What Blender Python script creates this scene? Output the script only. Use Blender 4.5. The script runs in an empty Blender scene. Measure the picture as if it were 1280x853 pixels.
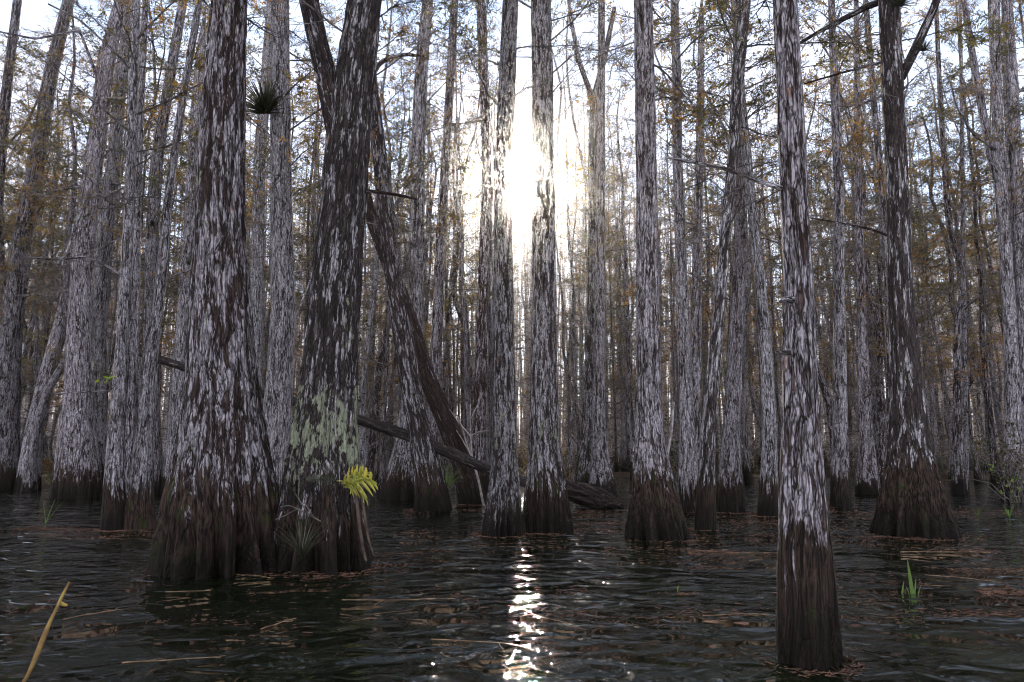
import bpy, bmesh, math, random
import numpy as np
from mathutils import Vector, Matrix

rng = np.random.default_rng(11)
random.seed(11)
R = math.radians
scene = bpy.context.scene
COL = scene.collection

# ------------------------------------------------------------------ camera
CAM_H, PITCH, F = 1.2, R(8.9), 853.33
cam_d = bpy.data.cameras.new('camera')
cam_d.lens, cam_d.sensor_width, cam_d.clip_end, cam_d.clip_start = 24, 36, 3000, 0.05
cam = bpy.data.objects.new('camera', cam_d)
COL.objects.link(cam)
cam.location = (0, 0, CAM_H)
cam.rotation_euler = (R(90) + PITCH, 0, 0)
scene.camera = cam
SP, CP = math.sin(PITCH), math.cos(PITCH)

def ray(px, py):
    a, b = (px - 640) / F, (426.5 - py) / F
    return a, CP - b * SP, SP + b * CP

def at(px, py, Y):                       # point seen at a pixel, standing Y metres away
    dx, dy, dz = ray(px, py)
    t = Y / dy
    return np.array([dx * t, Y, CAM_H + dz * t]), t

def dist(px, py):                        # distance of the water seen at a pixel
    dx, dy, dz = ray(px, py)
    t = -CAM_H / dz
    return dy * t

# ------------------------------------------------------------------ noise
def vnoise(p, seed=0):
    p = np.asarray(p, float)
    i = np.floor(p).astype(np.int64)
    f = p - i
    f = f * f * (3 - 2 * f)
    def h(ix, iy, iz):
        n = (ix * 374761393 + iy * 668265263 + iz * 2147483647 + seed * 974634777) & 0xFFFFFFFF
        n = ((n ^ (n >> 13)) * 1274126177) & 0xFFFFFFFF
        n = n ^ (n >> 16)
        return (n & 0xFFFF) / 65535.0
    out = 0
    for a in (0, 1):
        for b in (0, 1):
            for c in (0, 1):
                w = (f[..., 0] if a else 1 - f[..., 0]) * (f[..., 1] if b else 1 - f[..., 1]) * (f[..., 2] if c else 1 - f[..., 2])
                out = out + w * h(i[..., 0] + a, i[..., 1] + b, i[..., 2] + c)
    return out * 2 - 1

# ------------------------------------------------------------------ mesh helpers
def raw_mesh(name, verts, faces, mats, smooth=True, mat_idx=None, attrs=None):
    """faces: int array (m,k) or list of such arrays with different k"""
    if not isinstance(faces, list):
        faces = [faces]
    me = bpy.data.meshes.new(name)
    verts = np.asarray(verts, np.float32)
    me.vertices.add(len(verts))
    me.vertices.foreach_set('co', verts.ravel())
    loops = np.concatenate([f.ravel() for f in faces]).astype(np.int32)
    tot = np.concatenate([np.full(len(f), f.shape[1]) for f in faces]).astype(np.int32)
    start = np.concatenate([[0], np.cumsum(tot)[:-1]]).astype(np.int32)
    me.loops.add(len(loops))
    me.loops.foreach_set('vertex_index', loops)
    me.polygons.add(len(tot))
    me.polygons.foreach_set('loop_start', start)
    me.polygons.foreach_set('loop_total', tot)
    me.polygons.foreach_set('use_smooth', np.full(len(tot), smooth))
    for m in mats:
        me.materials.append(m)
    if mat_idx is not None:
        me.polygons.foreach_set('material_index', np.asarray(mat_idx, np.int32))
    for k, v in (attrs or {}).items():
        if v.ndim == 2:
            me.attributes.new(k, 'FLOAT_VECTOR', 'POINT').data.foreach_set('vector', v.astype(np.float32).ravel())
        else:
            me.attributes.new(k, 'FLOAT', 'POINT').data.foreach_set('value', v.astype(np.float32).ravel())
    me.update()
    me.validate()
    return me

def link(name, data, parent=None, loc=(0, 0, 0), **props):
    o = bpy.data.objects.new(name, data)
    COL.objects.link(o)
    o.location = loc
    if parent is not None:
        o.parent = parent
    for k, v in props.items():
        o[k] = v
    return o

def thing(name, label, cat, loc=(0, 0, 0), group=None, data=None):
    o = link(name, data, None, loc, label=label, category=cat)
    if group:
        o['group'] = group
    return o

def smooth_path(pts, rad, n):
    pts, rad = np.asarray(pts, float), np.asarray(rad, float)
    d = np.concatenate([[0], np.cumsum(np.linalg.norm(np.diff(pts, axis=0), axis=1))])
    s = np.linspace(0, d[-1], n)
    # catmull style: interpolate then relax
    q = np.stack([np.interp(s, d, pts[:, k]) for k in range(3)], 1)
    r = np.interp(s, d, rad)
    w = max(1, int(n * 0.018))
    for _ in range(3):
        k = np.ones(2 * w + 1) / (2 * w + 1)
        for arr in (0, 1, 2):
            e = np.concatenate([2 * q[0, arr] - q[w:0:-1, arr], q[:, arr], 2 * q[-1, arr] - q[-2:-w - 2:-1, arr]])
            q[:, arr] = np.convolve(e, k, 'valid')
        e = np.concatenate([2 * r[0] - r[w:0:-1], r, 2 * r[-1] - r[-2:-w - 2:-1]])
        r = np.maximum(np.convolve(e, k, 'valid'), 0.002)
    return q, r, s

def tube(name, pts, rad, segs, rows, mat, flute=0.0, rough=0.0, lump=0.05, seed=0, flare_h=0.6, horizontal=False, nf=7, ground=0.0, soff=0.0, twist=0.0):
    """bark-covered tube: trunk (horizontal rings), limb or log (rings across the path)"""
    q, r, s = smooth_path(pts, rad, rows)
    if horizontal:
        # denser rows near the base where the buttress is
        t = np.linspace(0, 1, rows) ** 1.25
        d = s / s[-1]
        q = np.stack([np.interp(t, d, q[:, k]) for k in range(3)], 1)
        r = np.interp(t, d, r)
        s = t * s[-1]
    th = np.linspace(0, 2 * np.pi, segs, endpoint=False) + np.pi / 2
    if horizontal:
        A = np.tile([1., 0, 0], (rows, 1)); B = np.tile([0, 1., 0], (rows, 1))
        ss = q[:, 2] - ground
    else:
        T = np.gradient(q, axis=0); T /= np.linalg.norm(T, axis=1)[:, None]
        ref = np.array([0, 1., 0.13]); A = np.cross(T, ref); A /= np.linalg.norm(A, axis=1)[:, None]
        B = np.cross(T, A)
        ss = s + soff
    c, sn = np.cos(th), np.sin(th)
    RR = np.repeat(r[:, None], segs, 1)
    S = np.repeat(ss[:, None], segs, 1)
    C, SN = np.repeat(c[None], rows, 0), np.repeat(sn[None], rows, 0)
    co = np.stack([C * RR, SN * RR, S], -1)
    k = np.ones_like(RR)
    rs = np.random.default_rng(seed + 77)
    if flute:
        amp = flute * np.exp(-np.maximum(S, 0) / flare_h)
        ph = rs.uniform(0, 6.28, 4)
        tw = twist * S
        f0 = 0.55 * np.cos(nf * (th[None] + tw) + ph[0] + 0.8 * np.sin(2 * th[None] + ph[2])) + 0.45 * np.cos((nf * 2 + 1) * (th[None] + tw) + ph[1] + 1.1 * np.sin(3 * th[None] + ph[3])) \
            + 0.5 * np.cos(2 * th[None] + ph[3]) + 0.25 * np.cos((nf * 4 + 1) * (th[None] + tw) + ph[2])
        fr = 1 - 1.6 * np.abs(np.sin(.5 * (nf + 2) * (th[None] + tw) + ph[1] + 1.2 * np.sin(2 * th[None] + ph[0]) + .5 * vnoise(np.stack([C * 2, SN * 2, S * 1.5], -1), seed + 21)))
        k = k + amp * (.8 * f0 + .9 * fr - .55)
    k = k + lump * vnoise(np.stack([C * 1.3, SN * 1.3, S * 1.1 + seed * 3.1], -1), seed) + lump * 0.6 * vnoise(np.stack([C * 2.6, SN * 2.6, S * 2.7 + seed], -1), seed + 3)
    RR2 = RR * k
    if rough:
        g = np.stack([co[..., 0] * 22, co[..., 1] * 22, S * 3.2], -1)
        n1 = 1 - np.abs(vnoise(g, seed + 5)) * 2
        n2 = vnoise(np.stack([co[..., 0] * 46, co[..., 1] * 46, S * 8], -1), seed + 9)
        RR2 = RR2 + rough * (0.75 * (n1 - .9) + 0.45 * n2)
    V = q[:, None, :] + A[:, None, :] * (C * RR2)[..., None] + B[:, None, :] * (SN * RR2)[..., None]
    idx = np.arange(rows * segs).reshape(rows, segs)
    j = np.roll(idx, -1, 1)
    faces = np.stack([idx[:-1], j[:-1], j[1:], idx[1:]], -1).reshape(-1, 4)
    caps = np.stack([idx[0][::-1], idx[-1]])
    return raw_mesh(name, V.reshape(-1, 3), [faces, caps], [mat], attrs={'bark': co.reshape(-1, 3)})

def seg_prisms(p0, p1, r0, r1):
    """three-sided tapering prisms for many segments at once"""
    d = p1 - p0
    L = np.linalg.norm(d, axis=1)[:, None] + 1e-9
    d = d / L
    ref = np.where(np.abs(d[:, 2:3]) > 0.9, np.array([[1., 0, 0]]), np.array([[0, 0, 1.]]))
    a = np.cross(d, ref); a /= np.linalg.norm(a, axis=1)[:, None]
    b = np.cross(d, a)
    vs = []
    for p, r in ((p0, r0), (p1, r1)):
        for k in range(3):
            an = 2.0944 * k
            vs.append(p + (a * math.cos(an) + b * math.sin(an)) * r[:, None])
    V = np.stack(vs, 1).reshape(-1, 3)
    n = len(p0)
    o = np.arange(n)[:, None] * 6
    F4 = np.concatenate([o + np.array([[k, (k + 1) % 3, 3 + (k + 1) % 3, 3 + k]]) for k in range(3)], 0)
    return V, F4

def leaf_kites(pos, dirs, size, width, up):
    """four-point leaf sprays; slight fold so they are not flat cards"""
    d = dirs / (np.linalg.norm(dirs, axis=1)[:, None] + 1e-9)
    s = np.cross(d, up); s /= np.linalg.norm(s, axis=1)[:, None] + 1e-9
    n = np.cross(s, d)
    L, W = size[:, None], width[:, None]
    v0 = pos
    v1 = pos + d * L * 0.45 + s * W * 0.5 + n * W * 0.25
    v2 = pos + d * L
    v3 = pos + d * L * 0.45 - s * W * 0.5 + n * W * 0.25
    V = np.stack([v0, v1, v2, v3], 1).reshape(-1, 3)
    o = np.arange(len(pos))[:, None] * 4
    return V, np.concatenate([o + np.array([[0, 1, 2]]), o + np.array([[0, 2, 3]])], 0)

# ------------------------------------------------------------------ materials
def new_mat(name):
    m = bpy.data.materials.new(name)
    m.use_nodes = True
    nt = m.node_tree
    nt.nodes.clear()
    out = nt.nodes.new('ShaderNodeOutputMaterial')
    return m, nt, out

class NT:
    def __init__(s, nt): s.nt = nt
    def n(s, t, ins=None, **kw):
        nd = s.nt.nodes.new(t)
        for k, v in kw.items(): setattr(nd, k, v)
        for k, v in (ins or {}).items():
            if isinstance(v, bpy.types.NodeSocket): s.nt.links.new(v, nd.inputs[k])
            else: nd.inputs[k].default_value = v
        return nd
    def math(s, op, a, b=0.0, c=0.0, clamp=False):
        nd = s.n('ShaderNodeMath', {0: a, 1: b, 2: c}, operation=op); nd.use_clamp = clamp
        return nd.outputs[0]
    def vmul(s, v, sc):
        return s.n('ShaderNodeVectorMath', {0: v, 1: sc}, operation='MULTIPLY').outputs[0]
    def vadd(s, v, w):
        return s.n('ShaderNodeVectorMath', {0: v, 1: w}, operation='ADD').outputs[0]
    def noise(s, v, scale=1, detail=3, rough=.55, dist=0):
        return s.n('ShaderNodeTexNoise', {'Vector': v, 'Scale': scale, 'Detail': detail, 'Roughness': rough, 'Distortion': dist})
    def step(s, x, lo, hi, clampy=True):
        nd = s.n('ShaderNodeMapRange', {0: x, 1: lo, 2: hi, 3: 0.0, 4: 1.0}, interpolation_type='SMOOTHSTEP')
        return nd.outputs[0]
    def mix(s, f, a, b):
        nd = s.n('ShaderNodeMix', data_type='RGBA')
        for sock, v in ((nd.inputs[0], f), (nd.inputs[6], a), (nd.inputs[7], b)):
            if isinstance(v, bpy.types.NodeSocket): s.nt.links.new(v, sock)
            else: sock.default_value = v if not isinstance(v, tuple) else (*v, 1) if len(v) == 3 else v
        return nd.outputs[2]

def bark_material():
    m, nt, out = new_mat('cypress_bark')
    g = NT(nt)
    bk = g.n('ShaderNodeAttribute', attribute_name='bark').outputs['Vector']
    pale = g.n('ShaderNodeAttribute', attribute_type='OBJECT', attribute_name='paleness').outputs['Fac']
    tide = g.n('ShaderNodeAttribute', attribute_type='OBJECT', attribute_name='tide').outputs['Fac']
    lich = g.n('ShaderNodeAttribute', attribute_type='OBJECT', attribute_name='lichen').outputs['Fac']
    grain = g.n('ShaderNodeAttribute', attribute_type='OBJECT', attribute_name='grain').outputs['Fac']
    rnd = g.n('ShaderNodeObjectInfo').outputs['Random']
    off = g.math('MULTIPLY', rnd, 37.0)
    offv = g.n('ShaderNodeCombineXYZ', {0: off, 1: off, 2: off}).outputs[0]
    z = g.n('ShaderNodeSeparateXYZ', {0: bk}).outputs[2]
    scl = g.n('ShaderNodeVectorMath', {0: bk, 'Scale': g.math('MULTIPLY', grain, 1.15)}, operation='SCALE').outputs[0]
    base = g.vadd(scl, offv)
    # a wandering warp so strips bend and split
    wn = g.noise(g.vmul(base, (5, 5, 1.6)), 1, 2).outputs['Color']
    warp = g.n('ShaderNodeVectorMath', {0: g.vadd(wn, (-.5, -.5, -.5)), 1: (.09, .09, .35)}, operation='MULTIPLY').outputs[0]
    cow = g.vadd(base, warp)
    # peeling strips: pointed pale flakes, split by long wandering cracks
    fl = g.noise(g.vmul(cow, (17, 17, 1.75)), 1, 4, .6).outputs['Fac']
    big = g.noise(g.vmul(base, (4.5, 4.5, 1.1)), 1, 3).outputs['Fac']
    chip = g.noise(g.vmul(cow, (30, 30, 9)), 1, 3, .6).outputs['Fac']
    crnd = g.noise(g.vmul(cow, (13, 13, 1.6)), 1, 2, .5).outputs['Fac']
    c1 = g.math('ABSOLUTE', g.math('SUBTRACT', g.noise(g.vmul(cow, (8, 8, .85)), 1, 4, .55).outputs['Fac'], .5))
    c2 = g.math('ABSOLUTE', g.math('SUBTRACT', g.noise(g.vmul(cow, (21, 21, 2.2)), 1, 3, .55).outputs['Fac'], .5))
    edge = g.math('MINIMUM', g.math('MULTIPLY', c1, 1.3), g.math('MULTIPLY_ADD', c2, 1.0, .012))
    furrow = g.step(edge, 0.0, 0.06)
    wn2 = g.noise(g.vmul(base, (24, 24, 7)), 1, 2).outputs['Color']
    pc = g.vmul(g.vadd(cow, g.vmul(g.vadd(wn2, (-.5, -.5, -.5)), (.045, .045, .2))), (25, 25, 3.7))
    prnd = g.n('ShaderNodeSeparateColor', {0: g.n('ShaderNodeTexVoronoi', {'Vector': pc, 'Scale': 1.0}, feature='F1').outputs['Color']}).outputs[0]
    pe = g.n('ShaderNodeTexVoronoi', {'Vector': pc, 'Scale': 1.0}, feature='DISTANCE_TO_EDGE').outputs['Distance']
    crack = g.step(pe, .01, .13)
    v = g.math('ADD', g.math('MULTIPLY', g.math('MULTIPLY_ADD', prnd, .24, fl), .92), g.math('ADD', g.math('MULTIPLY', big, .45), g.math('MULTIPLY', chip, .30)))
    thr = g.math('SUBTRACT', 1.225, g.math('MULTIPLY', pale, .52))
    flake = g.step(g.math('SUBTRACT', v, thr), -0.015, 0.025)
    flake = g.math('MULTIPLY', flake, g.step(edge, 0.006, 0.042))
    midf = g.math('MULTIPLY', g.step(g.math('SUBTRACT', v, thr), -.17, -.02), g.step(edge, .0, .05))
    fine = g.noise(g.vmul(cow, (95, 95, 16)), 1, 3, .7).outputs['Fac']
    blot = g.noise(g.vmul(base, (26, 26, 18)), 1, 4, .6).outputs['Fac']
    # colours of the bark itself
    dark = g.mix(g.step(fine, .3, .7), (.022, .014, .012), (.085, .055, .048))
    dark = g.mix(g.math('MULTIPLY', g.step(prnd, .55, .8), .5), dark, (.13, .095, .084))
    dark = g.mix(g.math('SUBTRACT', 1.0, furrow), dark, (.02, .014, .012))
    dark = g.mix(g.math('MULTIPLY', midf, g.step(pale, .5, 1.0)), dark, g.mix(fine, (.09, .072, .066), (.26, .215, .205)))
    palec = g.mix(g.step(blot, .3, .7), (.25, .228, .242), (.49, .455, .49))
    palec = g.mix(g.math('MULTIPLY', g.step(fine, .45, .7), .5), palec, (.24, .20, .19))
    colr = g.mix(flake, dark, palec)
    colr = g.mix(g.math('MULTIPLY', g.math('SUBTRACT', 1.0, crack), .7), colr, (.016, .011, .010))
    colr = g.n('ShaderNodeHueSaturation', {'Value': g.math('MULTIPLY_ADD', g.math('FRACT', g.math('MULTIPLY', rnd, 7.3)), .45, .74), 'Saturation': g.math('MULTIPLY_ADD', g.math('FRACT', g.math('MULTIPLY', rnd, 13.7)), .5, .6), 'Color': colr}).outputs[0]
    # rusty freshly peeled spots
    rust = g.step(g.noise(g.vmul(base, (6, 6, 2.2)), 1, 3).outputs['Fac'], .69, .75)
    colr = g.mix(g.math('MULTIPLY', rust, .5), colr, (.22, .10, .055))
    # grey-green lichen rosettes
    ln = g.noise(g.vadd(g.vmul(base, (6, 6, 3)), (3, 7, 1)), 1, 6, .66).outputs['Fac']
    zb = g.math('MULTIPLY', g.math('SUBTRACT', z, 1.35), 1.7)
    band = g.math('EXPONENT', g.math('MULTIPLY', g.math('MULTIPLY', zb, zb), -1.0))
    lm = g.math('MULTIPLY', g.step(g.math('ADD', ln, g.math('MULTIPLY', g.math('MULTIPLY', lich, band), .9)), .645, .70), g.step(edge, .002, .03))
    lc = g.mix(blot, (.12, .135, .085), (.34, .36, .26))
    colr = g.mix(lm, colr, lc)
    # high-water stain: below it the bark is bare, brown and streaky
    strk = g.noise(g.vmul(cow, (20, 20, .8)), 1, 3, .6).outputs['Fac']
    lev = g.math('ADD', z, g.math('MULTIPLY', g.math('SUBTRACT', strk, .5), 1.6))
    low = g.math('SUBTRACT', 1.0, g.step(g.math('SUBTRACT', lev, g.math('ADD', tide, g.math('ADD', g.math('MULTIPLY_ADD', rnd, .3, -.15), g.math('MULTIPLY_ADD', big, 1.0, -.5)))), -.06, .05))
    fib = g.noise(g.vmul(cow, (48, 48, 1.5)), 1, 4, .62).outputs['Fac']
    lowc = g.mix(g.step(fib, .36, .70), (.009, .0065, .005), (.074, .050, .038))
    mossn = g.step(g.noise(g.vmul(base, (5, 5, 3)), 1, 4, .6).outputs['Fac'], .56, .68)
    lowc = g.mix(g.math('MULTIPLY', mossn, .55), lowc, (.035, .05, .014))
    wet = g.math('SUBTRACT', 1.0, g.step(g.math('ADD', z, g.math('MULTIPLY', g.math('SUBTRACT', strk, .5), .8)), .05, .62))
    lowc = g.mix(g.math('MULTIPLY', wet, .85), lowc, (.006, .0045, .0035))
    colr = g.mix(low, colr, lowc)
    h = g.math('ADD', g.math('MULTIPLY', g.math('ADD', furrow, crack), .7), g.math('ADD', g.math('MULTIPLY', flake, .55), g.math('ADD', g.math('MULTIPLY', fine, .35), g.math('MULTIPLY', fl, .8))))
    h = g.math('ADD', g.math('MULTIPLY', h, g.math('SUBTRACT', 1.0, g.math('MULTIPLY', low, .55))), g.math('MULTIPLY', g.math('MULTIPLY', fib, low), 1.8))
    bmp = g.n('ShaderNodeBump', {'Strength': .9, 'Distance': .014, 'Height': h}).outputs[0]
    rough = g.math('SUBTRACT', .92, g.math('MULTIPLY', wet, .25))
    b = g.n('ShaderNodeBsdfPrincipled', {'Base Color': colr, 'Roughness': rough, 'Normal': bmp, 'Specular IOR Level': .12})
    nt.links.new(b.outputs[0], out.inputs[0])
    return m

def twig_material(name, a, b):
    m, nt, out = new_mat(name)
    g = NT(nt)
    c = g.n('ShaderNodeTexCoord').outputs['Object']
    n = g.noise(c, 9, 3).outputs['Fac']
    bs = g.n('ShaderNodeBsdfPrincipled', {'Base Color': g.mix(g.step(n, .35, .65), a, b), 'Roughness': .85, 'Specular IOR Level': .2})
    nt.links.new(bs.outputs[0], out.inputs[0])
    return m

def leaf_material(name, stops, transl=.5, gloss=.15):
    m, nt, out = new_mat(name)
    g = NT(nt)
    t = g.n('ShaderNodeAttribute', attribute_name='tint').outputs['Fac']
    rp = g.n('ShaderNodeValToRGB', {0: t})
    cr = rp.color_ramp
    cr.elements[0].position, cr.elements[0].color = stops[0][0], (*stops[0][1], 1)
    cr.elements[1].position, cr.elements[1].color = stops[-1][0], (*stops[-1][1], 1)
    for p, c in stops[1:-1]:
        cr.elements.new(p).color = (*c, 1)
    c = rp.outputs[0]
    d = g.n('ShaderNodeBsdfDiffuse', {'Color': c})
    tr = g.n('ShaderNodeBsdfTranslucent', {'Color': c})
    mx = g.n('ShaderNodeMixShader', {0: transl, 1: d.outputs[0], 2: tr.outputs[0]})
    gl = g.n('ShaderNodeBsdfGlossy', {'Color': (.5, .5, .5, 1), 'Roughness': .4})
    mx2 = g.n('ShaderNodeMixShader', {0: gloss * .25, 1: mx.outputs[0], 2: gl.outputs[0]})
    nt.links.new(mx2.outputs[0], out.inputs[0])
    return m

BARK = bark_material()
TWIG = twig_material('twig_bark', (.06, .05, .045), (.19, .165, .155))
DEADTWIG = twig_material('dead_wood', (.16, .14, .13), (.36, .33, .31))
LEAF = leaf_material('cypress_needles', [(0, (.07, .075, .018)), (.4, (.16, .125, .026)), (.7, (.33, .19, .04)), (1, (.28, .10, .03))], .6)
GRASS = leaf_material('green_blade', [(0, (.06, .13, .015)), (1, (.16, .28, .03))], .5, .3)
FERN = leaf_material('yellow_fern', [(0, (.36, .44, .08)), (.6, (.75, .72, .20)), (1, (.74, .62, .30))], .6, .3)
BROM = leaf_material('airplant_blade', [(0, (.02, .025, .012)), (1, (.085, .085, .05))], .3, .3)
BRIGHT = leaf_material('bright_leaf', [(0, (.13, .26, .02)), (1, (.32, .40, .04))], .6, .3)
LITTER = twig_material('needle_litter', (.06, .032, .021), (.16, .088, .056))
BRUSH = leaf_material('brush_leaf', [(0, (.02, .03, .008)), (.5, (.06, .055, .018)), (.8, (.15, .085, .025)), (1, (.19, .12, .03))], .5)

# ------------------------------------------------------------------ sky and sun
SUN_AZ, SUN_EL = math.atan2(650 - 640, F), math.atan2(ray(650, 222)[2], ray(650, 222)[1])
w = bpy.data.worlds.new('World')
scene.world = w
w.use_nodes = True
nt = w.node_tree
nt.nodes.clear()
sky = nt.nodes.new('ShaderNodeTexSky')
sky.sky_type = 'NISHITA'
sky.sun_disc = False
sky.sun_elevation = SUN_EL
sky.sun_rotation = SUN_AZ            # the sun stands over +Y, straight ahead
sky.air_density, sky.dust_density, sky.ozone_density = 1.0, 0.03, 1.0
bg = nt.nodes.new('ShaderNodeBackground')
bg.inputs[1].default_value = 0.15
wo = nt.nodes.new('ShaderNodeOutputWorld')
# the sun's own disc, seen in the sky
gw = NT(nt)
tc = nt.nodes.new('ShaderNodeTexCoord').outputs['Generated']
# thin high cloud drawn over the blue
cl = gw.noise(gw.vmul(tc, (1, 1, 2.2)), 2.6, 5, .6, .4).outputs['Fac']
lowv = gw.math('MULTIPLY', gw.math('SUBTRACT', 1.0, gw.step(gw.n('ShaderNodeSeparateXYZ', {0: tc}).outputs[2], .0, .5)), .45)
cm = gw.math('MINIMUM', gw.math('ADD', gw.math('MULTIPLY_ADD', gw.step(cl, .34, .66), .5, .28), lowv), .93)
# cloud brightened away from the sun, added as unseen fill light for the trunks
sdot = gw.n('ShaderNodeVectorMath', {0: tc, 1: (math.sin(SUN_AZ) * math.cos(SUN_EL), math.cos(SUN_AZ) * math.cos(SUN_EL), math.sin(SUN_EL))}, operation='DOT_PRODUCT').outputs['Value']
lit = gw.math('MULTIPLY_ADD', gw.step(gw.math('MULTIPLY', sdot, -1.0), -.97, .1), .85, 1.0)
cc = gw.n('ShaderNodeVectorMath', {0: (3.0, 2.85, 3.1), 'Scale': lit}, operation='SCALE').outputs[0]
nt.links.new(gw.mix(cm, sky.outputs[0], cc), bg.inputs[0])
dv = gw.n('ShaderNodeVectorMath', {0: tc, 1: (math.sin(SUN_AZ) * math.cos(SUN_EL), math.cos(SUN_AZ) * math.cos(SUN_EL), math.sin(SUN_EL))}, operation='DISTANCE').outputs['Value']
disc = gw.math('SUBTRACT', 1.0, gw.step(dv, R(.45), R(.75)))
halo = gw.math('MULTIPLY', gw.math('EXPONENT', gw.math('MULTIPLY', dv, -1 / R(1.4))), .6)
bg2 = nt.nodes.new('ShaderNodeBackground'); bg2.inputs[0].default_value = (1, .93, .82, 1)
nt.links.new(gw.math('ADD', gw.math('MULTIPLY', disc, 85.0), halo), bg2.inputs[1])
ad = nt.nodes.new('ShaderNodeAddShader')
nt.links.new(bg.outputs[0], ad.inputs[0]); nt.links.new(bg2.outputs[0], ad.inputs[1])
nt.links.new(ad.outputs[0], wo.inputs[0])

sd = bpy.data.lights.new('sun', 'SUN')
sd.energy, sd.angle, sd.color = 5.0, R(.53), (1, .90, .74)
so = link('sun', sd, None, (0, 30, 40))
sdir = Vector((math.sin(SUN_AZ) * math.cos(SUN_EL), math.cos(SUN_AZ) * math.cos(SUN_EL), math.sin(SUN_EL)))
so.rotation_euler = (-sdir).to_track_quat('-Z', 'Y').to_euler()

# ------------------------------------------------------------------ water and far bank
m, nt, out = new_mat('swamp_water')
g = NT(nt)
c = g.n('ShaderNodeNewGeometry').outputs['Position']
w1 = g.noise(g.vmul(c, (1.0, 1.4, 1)), 1, 2, .5, .6).outputs['Fac']
w2 = g.noise(g.vadd(g.vmul(c, (3.1, 4.1, 1)), (9, 3, 0)), 1, 1.5, .4, .9).outputs['Fac']
w3 = g.noise(g.vmul(c, (9, 11, 1)), 1, 2, .5, .6).outputs['Fac']
calm = g.step(g.noise(g.vmul(c, (.22, .4, 1)), 1, 2).outputs['Fac'], .33, .62)
w4 = g.noise(g.vmul(c, (42, 46, 1)), 1, 1).outputs['Fac']
riff = g.step(g.noise(g.vmul(c, (.8, 1.9, 1)), 1, 3, .6, .5).outputs['Fac'], .50, .60)
hh = g.math('ADD', g.math('MULTIPLY', g.math('MULTIPLY', w4, riff), .0036), g.math('MULTIPLY', w1, .12))
hh = g.math('ADD', hh, g.math('MULTIPLY', w2, g.math('MULTIPLY_ADD', calm, .050, .028)))
hh = g.math('ADD', hh, g.math('MULTIPLY', w3, g.math('MULTIPLY', calm, .0060)))
bmp = g.n('ShaderNodeBump', {'Strength': 1.0, 'Distance': 1.0, 'Height': hh}).outputs[0]
tint = g.noise(g.vmul(c, (.5, .8, 1)), 1, 3).outputs['Fac']
b = g.n('ShaderNodeBsdfPrincipled', {'Base Color': g.mix(tint, (.0025, .0045, .002), (.006, .008, .0035)), 'Roughness': .018, 'IOR': 1.36, 'Normal': bmp})
nt.links.new(b.outputs[0], out.inputs[0])
WATER = m
ys = np.concatenate([np.linspace(-30, 40, 60), np.linspace(45, 900, 30)])
xs = np.concatenate([np.linspace(-900, -45, 20), np.linspace(-40, 40, 60), np.linspace(45, 900, 20)])
def grid(xs, ys, zf):
    X, Y = np.meshgrid(xs, ys)
    V = np.stack([X, Y, zf(X, Y)], -1).reshape(-1, 3)
    n, k = X.shape
    i = np.arange(n * k).reshape(n, k)
    return V, np.stack([i[:-1, :-1], i[:-1, 1:], i[1:, 1:], i[1:, :-1]], -1).reshape(-1, 4)
V, Fq = grid(xs, ys, lambda X, Y: X * 0)
link('water', raw_mesh('water', V, Fq, [WATER]), kind='structure')

def land_z(X, Y):
    X, Y = np.asarray(X, float), np.asarray(Y, float)
    n = vnoise(np.stack([X * .16, Y * .16, X * 0], -1), 4) + .5 * vnoise(np.stack([X * .5, Y * .5, X * 0 + 3], -1), 5)
    edge = 25.5 + 2.5 * n + np.where(X < -8, -np.minimum((-8 - X) * .35, 3.2), 0) + np.where((X > 3) & (X < 16), 3.0, 0)
    return np.clip((Y - edge) * .09, -.5, .16) + .05 * n
m, nt, out = new_mat('swamp_soil')
g = NT(nt)
c = g.n('ShaderNodeNewGeometry').outputs['Position']
n1 = g.noise(c, 3, 6, .65).outputs['Fac']; n2 = g.noise(c, 40, 3, .7).outputs['Fac']
cc = g.mix(n2, g.mix(g.step(n1, .4, .6), (.05, .03, .018), (.10, .052, .03)), (.04, .035, .02))
bmp = g.n('ShaderNodeBump', {'Strength': 1, 'Distance': .05, 'Height': g.math('ADD', n1, n2)}).outputs[0]
b = g.n('ShaderNodeBsdfPrincipled', {'Base Color': cc, 'Roughness': .95, 'Normal': bmp, 'Specular IOR Level': .1})
nt.links.new(b.outputs[0], out.inputs[0])
SOIL = m
V, Fq = grid(np.concatenate([np.linspace(-900, -55, 12), np.linspace(-50, 50, 260), np.linspace(55, 900, 12)]), np.concatenate([np.linspace(17, 40, 110), np.linspace(41, 120, 60), np.linspace(130, 900, 14)]), land_z)
link('ground', raw_mesh('ground', V, Fq, [SOIL]), kind='structure')

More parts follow.
